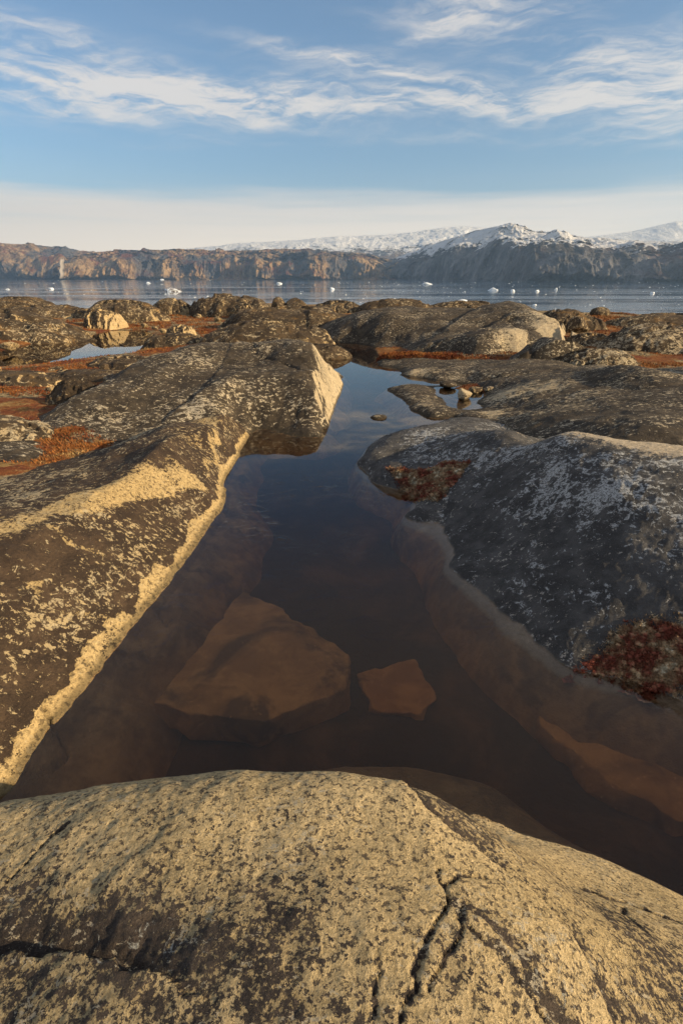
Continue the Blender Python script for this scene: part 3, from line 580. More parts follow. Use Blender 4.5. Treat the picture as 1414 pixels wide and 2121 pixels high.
# ------------------------------------------------------------------ loose stones
def stone(name, label, px, py, z, size, cuts=7, seed=0, mat=M_FAR, cat='stone', squash=.7, rot=0, subd=4, dark=.4, tip=None, dpt=.8, group=None, sink=.2, Yd=None):
    bm = bmesh.new(); bmesh.ops.create_icosphere(bm, subdivisions=subd, radius=1.0)
    V = np.array([v.co[:] for v in bm.verts]); rs = np.random.RandomState(seed + 5)
    for k in range(cuts):
        n = rs.normal(size=3); n /= np.linalg.norm(n); off = rs.uniform(.55, .85)
        d = V @ n - off; V = V - np.where(d > 0, d * .96, 0)[:, None] * n
    if tip:
        V[:, 0] *= 1 - tip * np.clip((V[:, 2] + 1) / 2, 0, 1); V[:, 1] *= 1 - tip * np.clip((V[:, 2] + 1) / 2, 0, 1)
    V = V * (1 + .07 * fbm(V[:, 0] * 2 + seed, V[:, 1] * 2, V[:, 2] * 2, 4, .6))[:, None]
    V *= np.array([size / 2, size / 2 * dpt, size / 2 * squash]); c, s = math.cos(rot), math.sin(rot)
    V = np.stack([V[:, 0] * c - V[:, 1] * s, V[:, 0] * s + V[:, 1] * c, V[:, 2]], 1)
    V[:, 2] += -V[:, 2].min() * (1 - sink)
    f = np.array([[v.index for v in fc.verts] for fc in bm.faces]); bm.free()
    o = mesh_obj(name, V, f, mat)
    o.location = P(px, py, z)
    M = np.zeros((len(V), 3)); M[:, 0] = dark; M[:, 1] = .3; set_mask(o, M)
    return tag(o, label, cat, group)
def wpx(px, py, w, z=0.0): return P(px + w / 2, py, z)[0] - P(px - w / 2, py, z)[0]
stone('stone', 'small flat brown stone standing out of the still water in the narrow channel', 785, 876, -.09, wpx(785, 876, 42), 6, 3, M_DARK, squash=.5, dark=1.0, sink=0, dpt=.7)
stone('stone', 'pale grey boulder lying at the edge of the tiny pond', 960, 832, -.05, wpx(960, 832, 36), 5, 8, M_DARK, squash=.8, dark=.15, sink=0, dpt=.9)
stone('stone', 'ochre brown stone behind the pale boulder in the tiny pond', 985, 817, -.04, wpx(985, 817, 34), 5, 12, M_FAR, squash=.5, dark=.3, sink=0)
stone('stone', 'small tan stone right of the ochre stone at the tiny pond', 1012, 813, 0, wpx(1012, 813, 22), 5, 14, M_DARK, squash=.6, dark=.2, sink=0)
stone('stone', 'thin flat stone left of the tiny pond', 925, 803, 0, wpx(925, 803, 40), 5, 15, M_DARK, squash=.35, dark=.6, sink=0)
BL = [('tall dark pointed block leaning on the skyline, leftmost of the jagged blocks', 535, 652, 58, .62, 1, .5), ('narrow brown pointed block on the skyline in the middle of the jagged blocks', 577, 646, 52, .62, 2, .45),
      ('low brown wedge shaped block on the skyline right of the pointed ones', 614, 646, 60, .6, 4, .35), ('small dark block at the foot of the pointed blocks', 505, 656, 34, .6, 6, .2)]
for (lab, px, py, w, sq, sd, tp) in BL: stone('boulder', lab, px, py, .25, wpx(px, py, w, .25), 9, sd, M_FAR, 'boulder', squash=sq, tip=tp, dark=.55, dpt=1.1)
stone('boulder', 'grey squared boulder fallen beside the pale right flank of the great whaleback', 1192, 692, .2, wpx(1192, 692, 52, .2), 8, 22, M_FAR, 'boulder', squash=.75, dark=.5, rot=.3)
stone('boulder', 'rounded tan boulder on the skyline above the squared boulder', 1240, 656, .3, wpx(1240, 656, 40, .3), 6, 25, M_FAR, 'boulder', squash=.6, dark=.3)
for i, (px, py, w, lab) in enumerate([(338, 690, 18, 'pale tan stone on the shore at the right end of the left pond'), (375, 692, 26, 'grey lichen covered stone above the shore of the left pond'), (322, 682, 14, 'small brown stone at the far corner of the left pond'),
                                      (300, 678, 16, 'small tan stone on the far bank of the left pond'), (410, 660, 18, 'small pale stone in the red tundra behind the left pond'), (452, 668, 22, 'brown stone in the red tundra left of the smooth dark rock'),
                                      (22, 726, 40, 'pale low stone at the water on the left edge'), (590, 738, 34, 'small tan stone beside the orange grass at the far end of the pool'), (560, 742, 26, 'small brown stone left of the orange grass at the far end of the pool')]):
    stone('stone', lab, px, py, .1, wpx(px, py, w, .1), 6, 40 + i, M_FAR, squash=.6, dark=.25)

rs9 = np.random.RandomState(77)
for i in range(34):
    px = rs9.uniform(-20, 480) if i < 42 else rs9.uniform(1170, 1430); py = 655 + 190 * rs9.uniform() ** 1.4 if i < 42 else rs9.uniform(668, 780)
    if py > 900 - px * .55: continue
    x_, y_, _ = P(px, py, .2)
    zz = float(ground_h(np.array([x_]), np.array([y_]))[0])
    if zz < .05: continue
    stone('stone', 'small lichen spotted stone lying in the red heath between the outcrops', px, py, .0, rs9.uniform(.12, .4), 7, 200 + i, M_FAR, squash=rs9.uniform(.45, .8), dark=rs9.uniform(.1, .7), group='small stones scattered in the heath', subd=3, dpt=rs9.uniform(.6, 1))
    o_ = COL.objects[-1]; o_.location = (x_, y_, zz - .03); o_.rotation_euler = (0, 0, rs9.uniform(0, 6))

# ------------------------------------------------------------------ slabs lying in the pool
def slab(label, poly, zt, th, tilt=(0, 0), seed=1, mat=M_SLAB, warp=.03):
    pts0 = [Vector(P(x, y, zt + t)) for (x, y, t) in poly]; pts = []
    rj = random.Random(seed)
    for a_, b_ in zip(pts0, pts0[1:] + pts0[:1]):
        L_ = (b_ - a_).length; n_ = max(2, int(L_ / .12))
        for q_ in range(n_):
            v_ = a_.lerp(b_, q_ / n_); j_ = .0 if q_ == 0 else .014
            pts.append((v_.x + rj.uniform(-j_, j_), v_.y + rj.uniform(-j_, j_), v_.z))
    bm = bmesh.new(); vs = [bm.verts.new(p) for p in pts]; f = bm.faces.new(vs)
    if f.normal.z < 0: f.normal_flip()
    r = bmesh.ops.extrude_face_region(bm, geom=[f]); nv = [e for e in r['geom'] if isinstance(e, bmesh.types.BMVert)]
    for v in nv: v.co.z -= th; v.co.x += .03 * rnd.uniform(-1, 1); v.co.y += .03 * rnd.uniform(-1, 1)
    bmesh.ops.recalc_face_normals(bm, faces=bm.faces[:])
    bmesh.ops.bevel(bm, geom=[e for e in bm.edges if e.calc_face_angle(0) > .5 or True], offset=.012, segments=2, affect='EDGES', profile=.6)
    bmesh.ops.triangulate(bm, faces=bm.faces[:])
    for _ in range(3): bmesh.ops.subdivide_edges(bm, edges=[e for e in bm.edges if e.calc_length() > .06], cuts=1); bmesh.ops.triangulate(bm, faces=bm.faces[:])
    V = np.array([v.co[:] for v in bm.verts])
    dlt = fbm(V[:, 0] * 5, V[:, 1] * 5, V[:, 2] * 5 + seed, 4, .6) * warp; d2 = fbm(V[:, 0] * 4 + 9, V[:, 1] * 4, V[:, 2] * 4 + seed, 4, .6) * warp * 1.6
    for i, v in enumerate(bm.verts): v.co += Vector((d2[i], d2[i] * .6, dlt[i]))
    me = bpy.data.meshes.new('submerged_slab'); bm.to_mesh(me); bm.free(); me.materials.append(mat)
    me.polygons.foreach_set('use_smooth', np.ones(len(me.polygons), bool))
    o = bpy.data.objects.new('submerged_slab', me); COL.objects.link(o)
    return tag(o, label, 'rock slab')
slab('large five sided brown slab lying under water in the middle of the near pool', [(500, 1228, 0), (570, 1255, .0), (718, 1352, -.03), (715, 1425, -.08), (545, 1495, -.05), (315, 1458, .02)], -.17, .20)
slab('smaller brown slab under water just right of the large five sided one', [(740, 1390, 0), (855, 1366, 0), (905, 1450, 0), (870, 1482, 0), (775, 1464, 0)], -.385, .06, seed=4)
slab('broad sunken brown slab under the moss clump at the right edge of the near pool', [(1110, 1410, -.02), (1300, 1405, .0), (1600, 1500, .0), (1600, 1740, -.06), (1400, 1700, -.08), (1230, 1600, -.06), (1120, 1500, -.04)], -.26, .18, seed=6)
slab('dim rounded brown slab under water between the small slab and the shaded dome', [(930, 1400, 0), (1040, 1370, 0), (1100, 1420, 0), (1080, 1500, -.03), (960, 1480, -.04)], -.42, .1, seed=7)
slab('long pale brown stone under water below the moss clump at the right', [(1190, 1410, 0), (1250, 1400, 0), (1330, 1440, 0), (1270, 1450, 0)], -.09, .2, seed=12)

# ------------------------------------------------------------------ pool water
def pool_mat():
    m, g = new_mat('pool_water'); p = g.pos()
    rip = g.noise(g.map(p, (1, 2.2, 1)), 2.2, 3, .5)
    curl = g.noise(g.map(p, (1, 1.6, 1)), 1.7, 2, .5, 1.6)
    line = g.ss(g.m('ABSOLUTE', g.m('SUBTRACT', curl, .5)), 0.0, .02, 1, 0)      # thin wrinkles of new ice
    patch = g.m('MULTIPLY', g.ss(g.noise(p, 1.1, 3, .5), .44, .58), g.ss(g.sep(p)[1], 6.5, 5.0))
    patch = g.m('MULTIPLY', patch, g.ss(g.sep(p)[1], 2.6, 3.1))
    h = g.m('MULTIPLY_ADD', g.m('MULTIPLY', line, patch), .9, g.m('MULTIPLY', rip, .03))
    nrm = g.bump(h, .10, .05)
    fr = g.n('ShaderNodeFresnel'); fr.inputs[0].default_value = 1.333; g.put(fr.inputs['Normal'], nrm)
    gl = g.n('ShaderNodeBsdfGlossy'); gl.inputs['Roughness'].default_value = .0; gl.inputs['Color'].default_value = (1, 1, 1, 1); g.put(gl.inputs['Normal'], nrm)
    tr = g.n('ShaderNodeBsdfTransparent'); tr.inputs[0].default_value = (1, 1, 1, 1)
    mx = g.n('ShaderNodeMixShader'); g.put(mx.inputs[0], fr.outputs[0]); g.put(mx.inputs[1], tr.outputs[0]); g.put(mx.inputs[2], gl.outputs[0])
    o = g.n('ShaderNodeOutputMaterial'); g.put(o.inputs['Surface'], mx.outputs[0])
    va = g.n('ShaderNodeVolumeAbsorption'); va.inputs[0].default_value = (.84, .60, .27, 1); va.inputs[1].default_value = 1.9
    g.put(o.inputs['Volume'], va.outputs[0])
    return m
def box(name, lo, hi, mat):
    x0, y0, z0 = lo; x1, y1, z1 = hi
    V = [(x0, y0, z0), (x1, y0, z0), (x1, y1, z0), (x0, y1, z0), (x0, y0, z1), (x1, y0, z1), (x1, y1, z1), (x0, y1, z1)]
    F = [(0, 3, 2, 1), (4, 5, 6, 7), (0, 1, 5, 4), (1, 2, 6, 5), (2, 3, 7, 6), (3, 0, 4, 7)]
    return mesh_obj(name, V, F, mat, smooth=False)
w = box('pool_water', (-16, -.9, -.95), (6, 27, 0), pool_mat()); tag(w, 'still brown water of the rock pool mirroring the sky', kind='structure')

# ------------------------------------------------------------------ fjord
SEA = -20.0
def sea_mat():
    m, g = new_mat('fjord_water'); p = g.pos()
    s = g.map(p, (.0016, .010, 1))
    bands = g.ss(g.noise(s, 1.0, 5, .6, .5), .42, .60)                       # calm slicks and breeze-ruffled water
    r1 = g.noise(g.map(p, (1, 1.6, 1)), .16, 5, .6); r2 = g.noise(p, .9, 3, .6)
    h = g.m('MULTIPLY_ADD', r2, .25, r1)
    nrm = g.bump(h, g.ss(bands, 0, 1, .006, .20), 1.0)
    b = g.n('ShaderNodeBsdfPrincipled'); b.inputs['Base Color'].default_value = (.02, .05, .095, 1)
    g.put(b.inputs['Roughness'], g.ss(bands, 0, 1, .03, .12)); b.inputs['IOR'].default_value = 1.333; g.put(b.inputs['Normal'], nrm)
    o = g.n('ShaderNodeOutputMaterial'); m.node_tree.links.new(b.outputs[0], o.inputs[0]); return m
sea = mesh_obj('water', [(-22000, 60, SEA), (22000, 60, SEA), (22000, 22000, SEA), (-22000, 22000, SEA)], [(0, 1, 2, 3)], sea_mat(), smooth=False)
tag(sea, 'deep blue fjord scattered with small ice', kind='structure')

# ------------------------------------------------------------------ mountains beyond the fjord
def mtn_mat(name, snow_lo, snow_hi, low=((.16, .10, .055), (.26, .18, .11)), rustc=(.16, .05, .025), snow=.85, rust=.6):
    m, g = new_mat(name); p = g.pos(); z = g.sep(p)[2]
    ge = g.n('ShaderNodeNewGeometry'); nz = g.sep(ge.outputs['Normal'])[2]
    n1 = g.noise(p, .004, 7, .65, .3); n2 = g.noise(p, .02, 7, .7); n3 = g.noise(g.map(p, (1, 1, .35)), .012, 7, .68)
    c = g.mix(g.ss(n3, .38, .62), low[0], low[1])
    c = g.mix(g.ss(n2, .56, .68, 0, .7), c, tuple(min(1, k * 1.5) for k in low[1]))
    c = g.mix(g.ss(n2, .45, .36, 0, .75), c, tuple(k * .4 for k in low[0]))
    c = g.mix(g.ss(g.noise(p, .0022, 5, .65, .6), .47, .56, 0, .75), c, tuple(k * .5 for k in low[0][::-1]))
    c = g.mix(g.m('MULTIPLY', g.ss(n1, .48, .6), g.ss(nz, .45, .8, .1, rust)), c, rustc)
    sn = g.m('MULTIPLY_ADD', n2, .9, g.m('MULTIPLY_ADD', n1, .6, g.m('MULTIPLY', nz, .28)))     # ~ .9
    hz = g.ss(z, snow_lo, snow_hi, -.30, .30)
    sm = g.m('MULTIPLY', g.ss(g.m('ADD', sn, hz), .94, 1.02), snow)
    c = g.mix(sm, c, (.80, .80, .80))
    return finish(m, g, c, .9, g.bump(g.m('MULTIPLY_ADD', n2, .5, n3), 1.0, 60), .1)
def mountain(name, label, sky_, dist, foot, mat, back, cliff=.55, rough=1.0, ns=700, ntt=110, seed=0, gul=60, gfreq=.004, x0=None):
    """sky_: (px,py) skyline; foot: (px, distance) shoreline; the slope climbs from the foot to the crest"""
    sx = np.array([s[0] for s in sky_], float); sy = np.array([s[1] for s in sky_], float)
    pxs = np.linspace(sx[0], sx[-1], ns)
    cy = np.interp(pxs, sx, sy)
    fd = np.interp(pxs, [f[0] for f in foot], [f[1] for f in foot])
    tt = np.concatenate([np.linspace(0, 1, ntt), 1 + np.linspace(.03, .8, 14)])
    S, T = np.meshgrid(np.arange(ns), tt)
    px = pxs[S]; u = (px - 707) / (FPX * math.cos(PITCH) + 0.0)      # lateral tangent at the horizon (approx)
    az_ = np.empty(ns); elv = np.empty(ns)
    for i in range(ns):
        d = px_dir(pxs[i], cy[i]); az_[i] = d.x / d.y; elv[i] = d.z / d.y
    A = az_[S]; E = elv[S]; F0 = fd[S]; B = np.full_like(F0, 1.0) * back
    hc = CAM_H + E * (F0 + B)                      # crest height
    prof = np.where(T < 1, cliff * sstep(T, 0, .45) + (1 - cliff) * np.clip(T, 0, 1) ** 1.25, 1 - (T - 1) * .8)
    Z = SEA - 3 + (hc - SEA + 3) * prof
    Yd = F0 + B * np.where(T < 1, .18 * np.clip(T / .45, 0, 1) + .82 * np.clip((T - .30) / .70, 0, 1) ** 1.1, T)
    Xd = A * Yd
    k = gfreq
    rg = fbm(Xd * k, Z * k * .25, Yd * k * .25 + seed, 6, .58, ridged=True)
    lo = fbm(Xd * k * .3, Z * k * .15, Yd * k * .4 + seed, 4, .5)
    rk_ = fbm(Xd * k * 3, Z * k * 2, Yd * k * 3 + seed, 4, .6)
    env = np.clip(T * 6, 0, 1) * np.clip((1.0 - T) * 5, .12, 1)
    Yd = Yd - (rg * gul + lo * gul * 2.2 + rk_ * gul * .35) * np.clip(T * 8, .25, 1)
    Xd = A * Yd if False else Xd
    Z = Z + (fbm(Xd * k * 1.2, Yd * k * 1.2, Z * 0 + seed, 5, .55) * gul * .7 * rough) * env + fbm(Xd * k * 4, Yd * k * 4, Z * 0 + seed, 3, .6) * gul * .06 * rough * np.clip(T * 6, 0, 1)
    o = heightfield(name, Xd, Yd, Z, mat, np.ones(Z.shape, bool))
    return tag(o, label, kind='structure')
M_CL = mtn_mat('brown_cliff', 260, 520, low=((.20, .125, .065), (.42, .29, .16)), rust=.8, snow=.6)
M_MB = mtn_mat('blue_grey_cliff', 20, 330, low=((.10, .10, .105), (.21, .20, .20)), rust=.3, snow=.9)
M_SN = mtn_mat('snow_range', 60, 700, low=((.10, .075, .055), (.18, .14, .11)), rust=.3, snow=1.0)
mountain('mountains', 'snow covered mountain range far behind the brown cliffs', [(200, 545), (300, 522), (400, 514), (500, 503), (560, 501), (620, 497), (700, 490), (800, 487), (850, 482), (900, 475), (960, 470), (1000, 474), (1040, 482), (1120, 500)], 9000, [(0, 7500), (1500, 7500)], M_SN, 2600, .15, .55, 500, 120, 3, 150, .0016)
mountain('mountains', 'pale snowy mountain slope far away at the right edge', [(1120, 520), (1180, 495), (1250, 487), (1300, 480), (1340, 472), (1400, 458), (1480, 455), (1700, 470)], 8000, [(0, 7200), (1800, 7200)], M_SN, 1800, .12, .5, 260, 100, 8, 90, .0016)
mountain('hills', 'brown cliff headland with dusting of snow at the far left', [(-700, 470), (-200, 495), (0, 504), (60, 507), (130, 511), (165, 519), (215, 524), (260, 545), (300, 560)], 5600, [(-800, 5600), (130, 5600), (300, 5800)], M_CL, 900, .45, .8, 420, 110, 12, 160, .0032)
mountain('hills', 'long brown cliff with rust red tops along the far shore of the fjord', [(110, 577), (125, 548), (150, 535), (200, 526), (250, 518), (340, 520), (420, 517), (480, 520), (600, 518), (700, 522), (760, 527), (810, 541), (840, 547), (880, 546), (915, 551), (930, 566), (940, 574), (1010, 579.4)], 5000, [(0, 5200), (600, 4900), (930, 4600), (1010, 4300)], M_CL, 800, .5, .5, 1100, 140, 21, 190, .0036)
mountain('hills', 'steep blue grey mountain with snow patches in shade at the right of the fjord', [(640, 574), (720, 562), (780, 545), (830, 530), (880, 512), (930, 495), (970, 482), (1010, 472), (1045, 466), (1075, 470), (1100, 480), (1160, 480), (1200, 489), (1260, 497), (1340, 500), (1414, 505), (1550, 500), (1900, 480)], 3500, [(600, 5600), (780, 5200), (930, 3900), (1100, 3100), (1414, 2800), (1900, 2500)], M_MB, 900, .45, .7, 900, 140, 33, 140, .0030)
# pale gully streak in the left cliff
def streak():
    pts = [(126, 537), (124, 545), (126, 553), (123, 560), (126, 568), (123, 577)]
    V = []; F = []
    for i, (x, y) in enumerate(pts):
        for s in (-1, 1): q = PY(x + s * (1.1 + .4 * (i % 2)), y, 4760 - i * 12); V += [q, (q[0], q[1] + 60, q[2])]
    for i in range(len(pts) - 1):
        a = i * 4
        F += [(a, a + 2, a + 6, a + 4), (a + 1, a + 5, a + 7, a + 3), (a, a + 4, a + 5, a + 1), (a + 2, a + 3, a + 7, a + 6)]
    F += [(0, 1, 3, 2), (len(V) - 4, len(V) - 2, len(V) - 1, len(V) - 3)]
    m, g = new_mat('pale_scree'); finish(m, g, g.mix(g.noise(g.pos(), .03, 5, .6), (.25, .21, .17), (.42, .38, .33)), .9)
    tag(mesh_obj('waterfall', V, F, m), 'thin pale waterfall streak down the brown cliff at the far left', 'waterfall')
streak()

# ------------------------------------------------------------------ ice in the fjord
def ice_mat(name, c1=(.72, .80, .86), c2=(.86, .88, .88), dirt=0):
    m, g = new_mat(name); n = g.noise(g.pos(), .6, 5, .6)
    c = g.mix(g.ss(n, .4, .6), c1, c2)
    if dirt: c = g.mix(g.ss(g.noise(g.pos(), .35, 5, .7), .45, .55, 0, dirt), c, (.10, .07, .05))
    return finish(m, g, c, .5, g.bump(n, .5, .5), .3)
M_ICE = ice_mat('ice'); M_DIRT = ice_mat('dirty_ice', dirt=1.0)
def ice_mesh(seed, peaks=2):
    bm = bmesh.new(); bmesh.ops.create_icosphere(bm, subdivisions=3, radius=1.0)
    V = np.array([v.co[:] for v in bm.verts]); f = np.array([[v.index for v in c.verts] for c in bm.faces]); bm.free()
    rs = np.random.RandomState(seed)
    for k in range(9):
        n = rs.normal(size=3); n /= np.linalg.norm(n); d = V @ n - rs.uniform(.45, .8); V = V - np.where(d > 0, d * .97, 0)[:, None] * n
    if peaks > 1: V[:, 2] *= .55 + .6 * np.abs(np.cos(V[:, 0] * 2.3 + rs.uniform(0, 2)))
    V = V * (1 + .16 * fbm(V[:, 0] * 2 + seed, V[:, 1] * 2, V[:, 2] * 2, 3, .6))[:, None]
    return V, f
BERGS = [(248, 579, 22, 5, 'white iceberg floating at the foot of the brown cliff on the left', 0), (361, 604, 40, 10, 'dirty brown streaked iceberg, the largest ice in the left half of the fjord', 1),
         (307, 587, 12, 4, 'small white iceberg up and left of the dirty brown iceberg', 0), (335, 580, 10, 3, 'thin white ice floe beside the far shore left of centre', 0), (107, 599, 12, 4, 'small low white iceberg near the far left edge', 0),
         (578, 588, 15, 4, 'low white iceberg on the dark water just left of centre', 0), (688, 600, 10, 6, 'small white iceberg near the middle of the fjord', 0), (885, 589, 22, 5, 'flat white iceberg below the point of the brown cliffs', 0),
         (1020, 602, 22, 8, 'bright peaked white iceberg right of centre', 2), (1061, 604, 9, 6, 'small blocky iceberg just right of the bright peaked one', 0), (1111, 604, 10, 5, 'small grey white iceberg left of the yellowish one', 0),
         (1150, 601, 7, 6, 'small yellowish upright iceberg on the right', 0), (1112, 581, 11, 6, 'little white iceberg with a pointed top below the blue mountain', 2), (1195, 583, 19, 8, 'square white iceberg at the foot of the blue mountain', 0),
         (813, 624, 16, 9, 'white iceberg hump just above the dark skyline rock, left one of the pair', 2), (834, 623, 16, 6, 'lower white iceberg hump above the dark skyline rock, right one of the pair', 0), (955, 624, 24, 5, 'flat white ice floe just above the skyline right of the paired humps', 0),
         (1350, 608, 9, 4, 'small white iceberg near the right edge', 0), (990, 580, 22, 2.5, 'thin row of white ice along the far point', 0), (17, 600, 8, 3, 'tiny white iceberg at the left edge of the fjord', 0),
         (1082, 581, 6, 3, 'tiny white iceberg left of the pointed one below the blue mountain', 0), (1240, 582, 8, 2.5, 'thin ice floe right of the square iceberg', 0), (1105, 632, 12, 3, 'flat ice floe on blue water above the skyline rocks at the right', 0)]
for i, (px, py, w_, h_, lab, kd) in enumerate(BERGS):
    c = P(px, py, SEA); k = c[1] / (FPX / math.cos(PITCH)) * 1.0
    V, f = ice_mesh(100 + i, kd); k2 = wpx(px, py, w_, SEA) / 2
    hh = .72 * h_ * c[1] / 1330.0
    V[:, 0] /= np.abs(V[:, 0]).max(); V[:, 1] /= np.abs(V[:, 1]).max(); V = V * np.array([k2, k2 * .8, 1]); zr = V[:, 2].max(); V[:, 2] = V[:, 2] / zr * hh * 1.15
    o = mesh_obj('iceberg', V, f, M_DIRT if kd == 1 else M_ICE, smooth=False); o.location = (c[0], c[1], SEA)
    tag(o, lab, 'iceberg')
brash = [ice_mesh(300 + k, 1) for k in range(4)]
bmeshes = []
for V, f in brash:
    V = V * np.array([1, .8, .5]); o = mesh_obj('ice_chunk', V, f[:], M_ICE, smooth=False); bmeshes.append(o)
k = 0
def spot():
    if rnd.random() < .72:
        px = rnd.uniform(680, 1430); py = 584 + 56 * rnd.random() ** 1.3
    else:
        px = rnd.uniform(-10, 700); py = rnd.uniform(581, 612) if rnd.random() < .8 else rnd.uniform(612, 622)
    return px, py
for i in range(270):
    px, py = spot(); c = P(px, py, SEA); s = wpx(px, py, rnd.choice([1.4, 1.6, 2, 2, 2.5, 3, 4.2]), SEA) / 2
    o = bmeshes[i] if i < 4 else bmeshes[i % 4].copy()
    if i >= 4: COL.objects.link(o)
    o.location = (c[0], c[1], SEA); o.scale = (s * 1.3, s, s * rnd.uniform(.5, 1.0)); o.rotation_euler = (0, 0, rnd.uniform(0, 6))
    tag(o, 'little white chunk of drifting ice, a speck on the blue fjord', 'ice chunk', 'small ice chunks drifting on the fjord')

# ------------------------------------------------------------------ moss and plants
def moss_mat(name, pal, ns=6):
    m, g = new_mat(name); p = g.pos(); n1 = g.noise(p, ns, 5, .65, .3); n2 = g.noise(p, 30, 4, .65)
    c = g.mix(g.ss(n1, .42, .56), pal[0], pal[1]); c = g.mix(g.ss(n1, .57, .68), c, pal[2]); c = g.mix(g.ss(n2, .45, .65, 0, .6), c, pal[3])
    return finish(m, g, c, .95, None, .1)
M_MOSS = moss_mat('moss_and_lichen', [(.20, .06, .04), (.34, .24, .14), (.56, .53, .40), (.16, .09, .05)], 7)
M_SPRIG = moss_mat('dry_heath', [(.15, .042, .018), (.27, .105, .03), (.36, .25, .11), (.06, .035, .02)], 1.3)
bpy.context.view_layer.update()
deps = bpy.context.evaluated_depsgraph_get()
def drop(px, py):
    """first surface the sight line through (px,py) meets, other than water"""
    o = Vector((0, 0, CAM_H)); d = px_dir(px, py).normalized(); start = o.copy()
    for _ in range(6):
        hit, loc, nrm, idx, ob, mt = sc.ray_cast(deps, start, d)
        if not hit: return None
        if 'water' not in ob.name: return loc, nrm, ob.name
        start = loc + d * .002
    return None
def down(x, y):
    start = Vector((x, y, 6)); d = Vector((0, 0, -1))
    for _ in range(6):
        hit, loc, nrm, idx, ob, mt = sc.ray_cast(deps, start, d)
        if not hit: return None
        if 'water' not in ob.name: return loc, nrm, ob.name
        start = loc + d * .002
    return None
def moss(label, poly, zg, n, mat, size, h, seed=1, lump=.03, res=56, blobs=0, bsize=.04):
    """cushion following the rock beneath, covered in fine sprigs"""
    W = [P(x, y, z) for x, y, z in poly]; xs = [q[0] for q in W]; ys = [q[1] for q in W]
    X, Y = np.meshgrid(np.linspace(min(xs) - .03, max(xs) + .03, res), np.linspace(min(ys) - .03, max(ys) + .03, res))
    s = sdf(X + .05 * fbm(X * 7, Y * 7, X * 0, 3), Y + .05 * fbm(X * 7, Y * 7, X * 0 + 4, 3), W)
    Z = np.zeros(X.shape)
    for i in range(X.shape[0]):
        for j in range(X.shape[1]):
            r = down(X[i, j], Y[i, j]); Z[i, j] = r[0].z if r else -1
    th = h * sstep(-s, -.01, .10) * (.65 + .5 * fbm(X * 9, Y * 9, X * 0 + seed, 3)) + lump * np.abs(fbm(X * 22, Y * 22, X * 0 + seed, 3)) * (s < .0)
    Zt = np.maximum(Z, -.03) + th - .02
    V = list(np.stack([X, Y, Zt], -1).reshape(-1, 3)); f = grid_faces(*X.shape, s < .01).tolist()
    rs = np.random.RandomState(seed)
    ins = np.argwhere(s < .005)
    for k_ in range(n):
        i, j = ins[rs.randint(len(ins))]; c = np.array([X[i, j] + rs.uniform(-.5, .5) * (X[0, 1] - X[0, 0]), Y[i, j] + rs.uniform(-.5, .5) * (Y[1, 0] - Y[0, 0]), Zt[i, j]])
        a = rs.uniform(0, 6.28); d = np.array([math.cos(a), math.sin(a), rs.uniform(.5, 1.6)]); d = d / np.linalg.norm(d) * size * rs.uniform(.5, 1.3)
        sd_ = np.array([-math.sin(a), math.cos(a), 0]) * size * .2; b = len(V)
        V += [c - sd_, c + sd_, c + d]; f.append((b, b + 1, b + 2))
    bm = bmesh.new(); bmesh.ops.create_icosphere(bm, subdivisions=2, radius=1.0); BV = np.array([v.co[:] for v in bm.verts]); BF = [[v.index for v in q.verts] for q in bm.faces]; bm.free()
    for k_ in range(blobs):
        i, j = ins[rs.randint(len(ins))]; rr = (.2 + 1.1 * rs.uniform() ** 2.2) * bsize
        q = BV * (1 + .25 * fbm(BV[:, 0] * 2 + k_, BV[:, 1] * 2, BV[:, 2] * 2, 3, .7))[:, None] * np.array([rr, rr, rr * .8]) + np.array([X[i, j], Y[i, j], Zt[i, j]])
        b = len(V); V += list(q); f += [[a + b for a in t] for t in BF]
        for u_ in range(12):
            c = q[rs.randint(len(q))]; a = rs.uniform(0, 6.28); d = (c - q.mean(0)); d = d / (np.linalg.norm(d) + 1e-9) * size * 1.2 + np.array([0, 0, size * .3]); sd_ = np.array([-math.sin(a), math.cos(a), 0]) * size * .4; b = len(V)
            V += [c - sd_, c + sd_, c + d]; f.append((b, b + 1, b + 2))
    o = mesh_obj('moss_patch', V, f, mat); return tag(o, label, 'moss')
moss('pale and red brown moss clump in the notch left of the shaded dome', [(850, 1030, 0.02), (900, 1058, .02), (945, 1010, .18), (975, 965, .32), (920, 958, .24), (870, 985, .10), (800, 985, .06)], 0, 30000, M_MOSS, .022, .05, 3, blobs=700, bsize=.022)
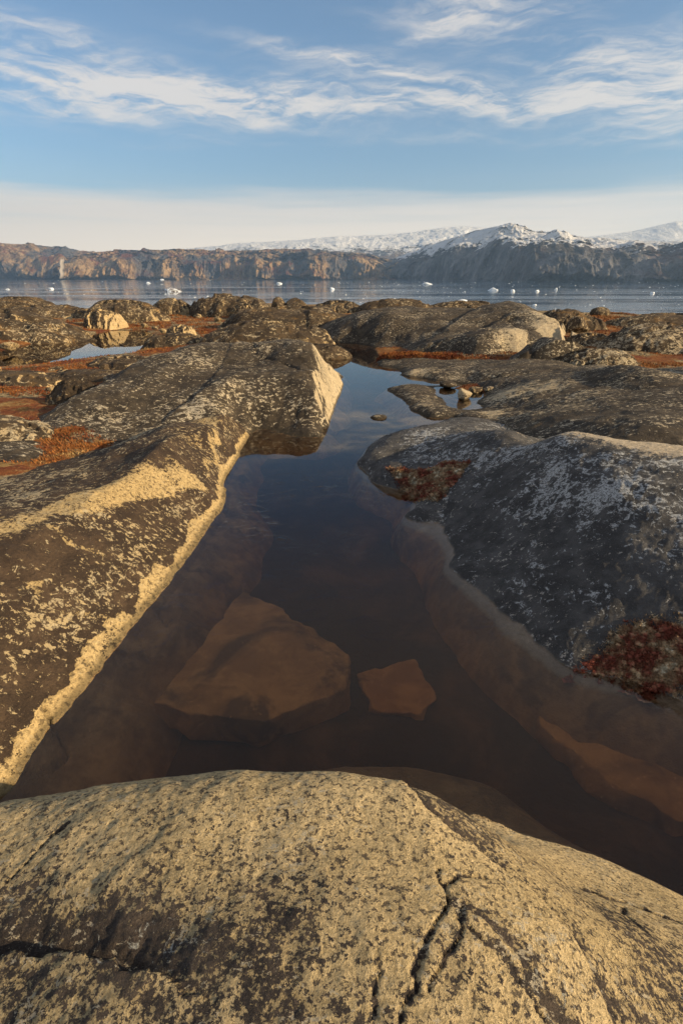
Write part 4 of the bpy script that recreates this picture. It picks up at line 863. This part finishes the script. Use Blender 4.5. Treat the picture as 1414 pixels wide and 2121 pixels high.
moss('red and cream moss clump hanging over the water at the right edge below the dome', [(1175, 1385, .02), (1235, 1400, .0), (1330, 1430, .0), (1440, 1455, .0), (1560, 1500, 0), (1560, 1330, .2), (1414, 1310, .2), (1290, 1300, .16), (1240, 1350, .07)], 0, 45000, M_MOSS, .015, .05, 5, blobs=1200, bsize=.016)
moss('orange grass strip on the rock edge right of the far end of the pool', [(775, 750, 0), (830, 750, .06), (960, 745, .15), (960, 738, .2), (880, 736, .1), (790, 742, .03)], 0, 5000, M_SPRIG, .07, .07, 8)

def scatter():
    V = []; F = []; rs = np.random.RandomState(4); n = 0
    for _ in range(80000):
        px = rs.uniform(-60, 1500); py = 648 + (960 - 648) * rs.uniform() ** 1.7
        r = drop(px, py)
        if r is None: continue
        loc, nrm, nm = r
        if loc.y > 60 or loc.z < .03: continue
        if not nm.startswith('ground'): continue
        if float(perlin(np.array([loc.x * .9]), np.array([loc.y * .9]), np.array([5.5]))[0]) < -.12: continue
        s = rs.uniform(.008, .022) * (1 + loc.y / 16)
        for q in range(4):
            a = rs.uniform(0, 6.28); c = np.array(loc[:]) + rs.normal(size=3) * np.array([.06, .06, 0]); d = np.array([math.cos(a) * .7, math.sin(a) * .7, rs.uniform(.5, 1.3)]) * s
            w2 = np.array([-math.sin(a), math.cos(a), 0]) * s * .35; b = len(V); V += [c - w2, c + w2, c + d]; F.append((b, b + 1, b + 2))
        n += 1
    if F:
        o = mesh_obj('heath', np.array(V), np.array(F), M_SPRIG); tag(o, 'low rust red and ochre heath covering the hollows between the rocks', kind='stuff')
scatter()

# ------------------------------------------------------------------ haze
def haze():
    m, g = new_mat('haze'); o = g.n('ShaderNodeOutputMaterial'); v = g.n('ShaderNodeVolumePrincipled')
    v.inputs['Color'].default_value = (.42, .66, 1.0, 1); v.inputs['Density'].default_value = 6.0e-5; v.inputs['Anisotropy'].default_value = .2
    m.node_tree.links.new(v.outputs[0], o.inputs['Volume'])
    h = box('haze', (-9000, -50, -45), (9000, 12500, 1250), m); tag(h, 'thin blue air over the fjord', kind='stuff')
haze()
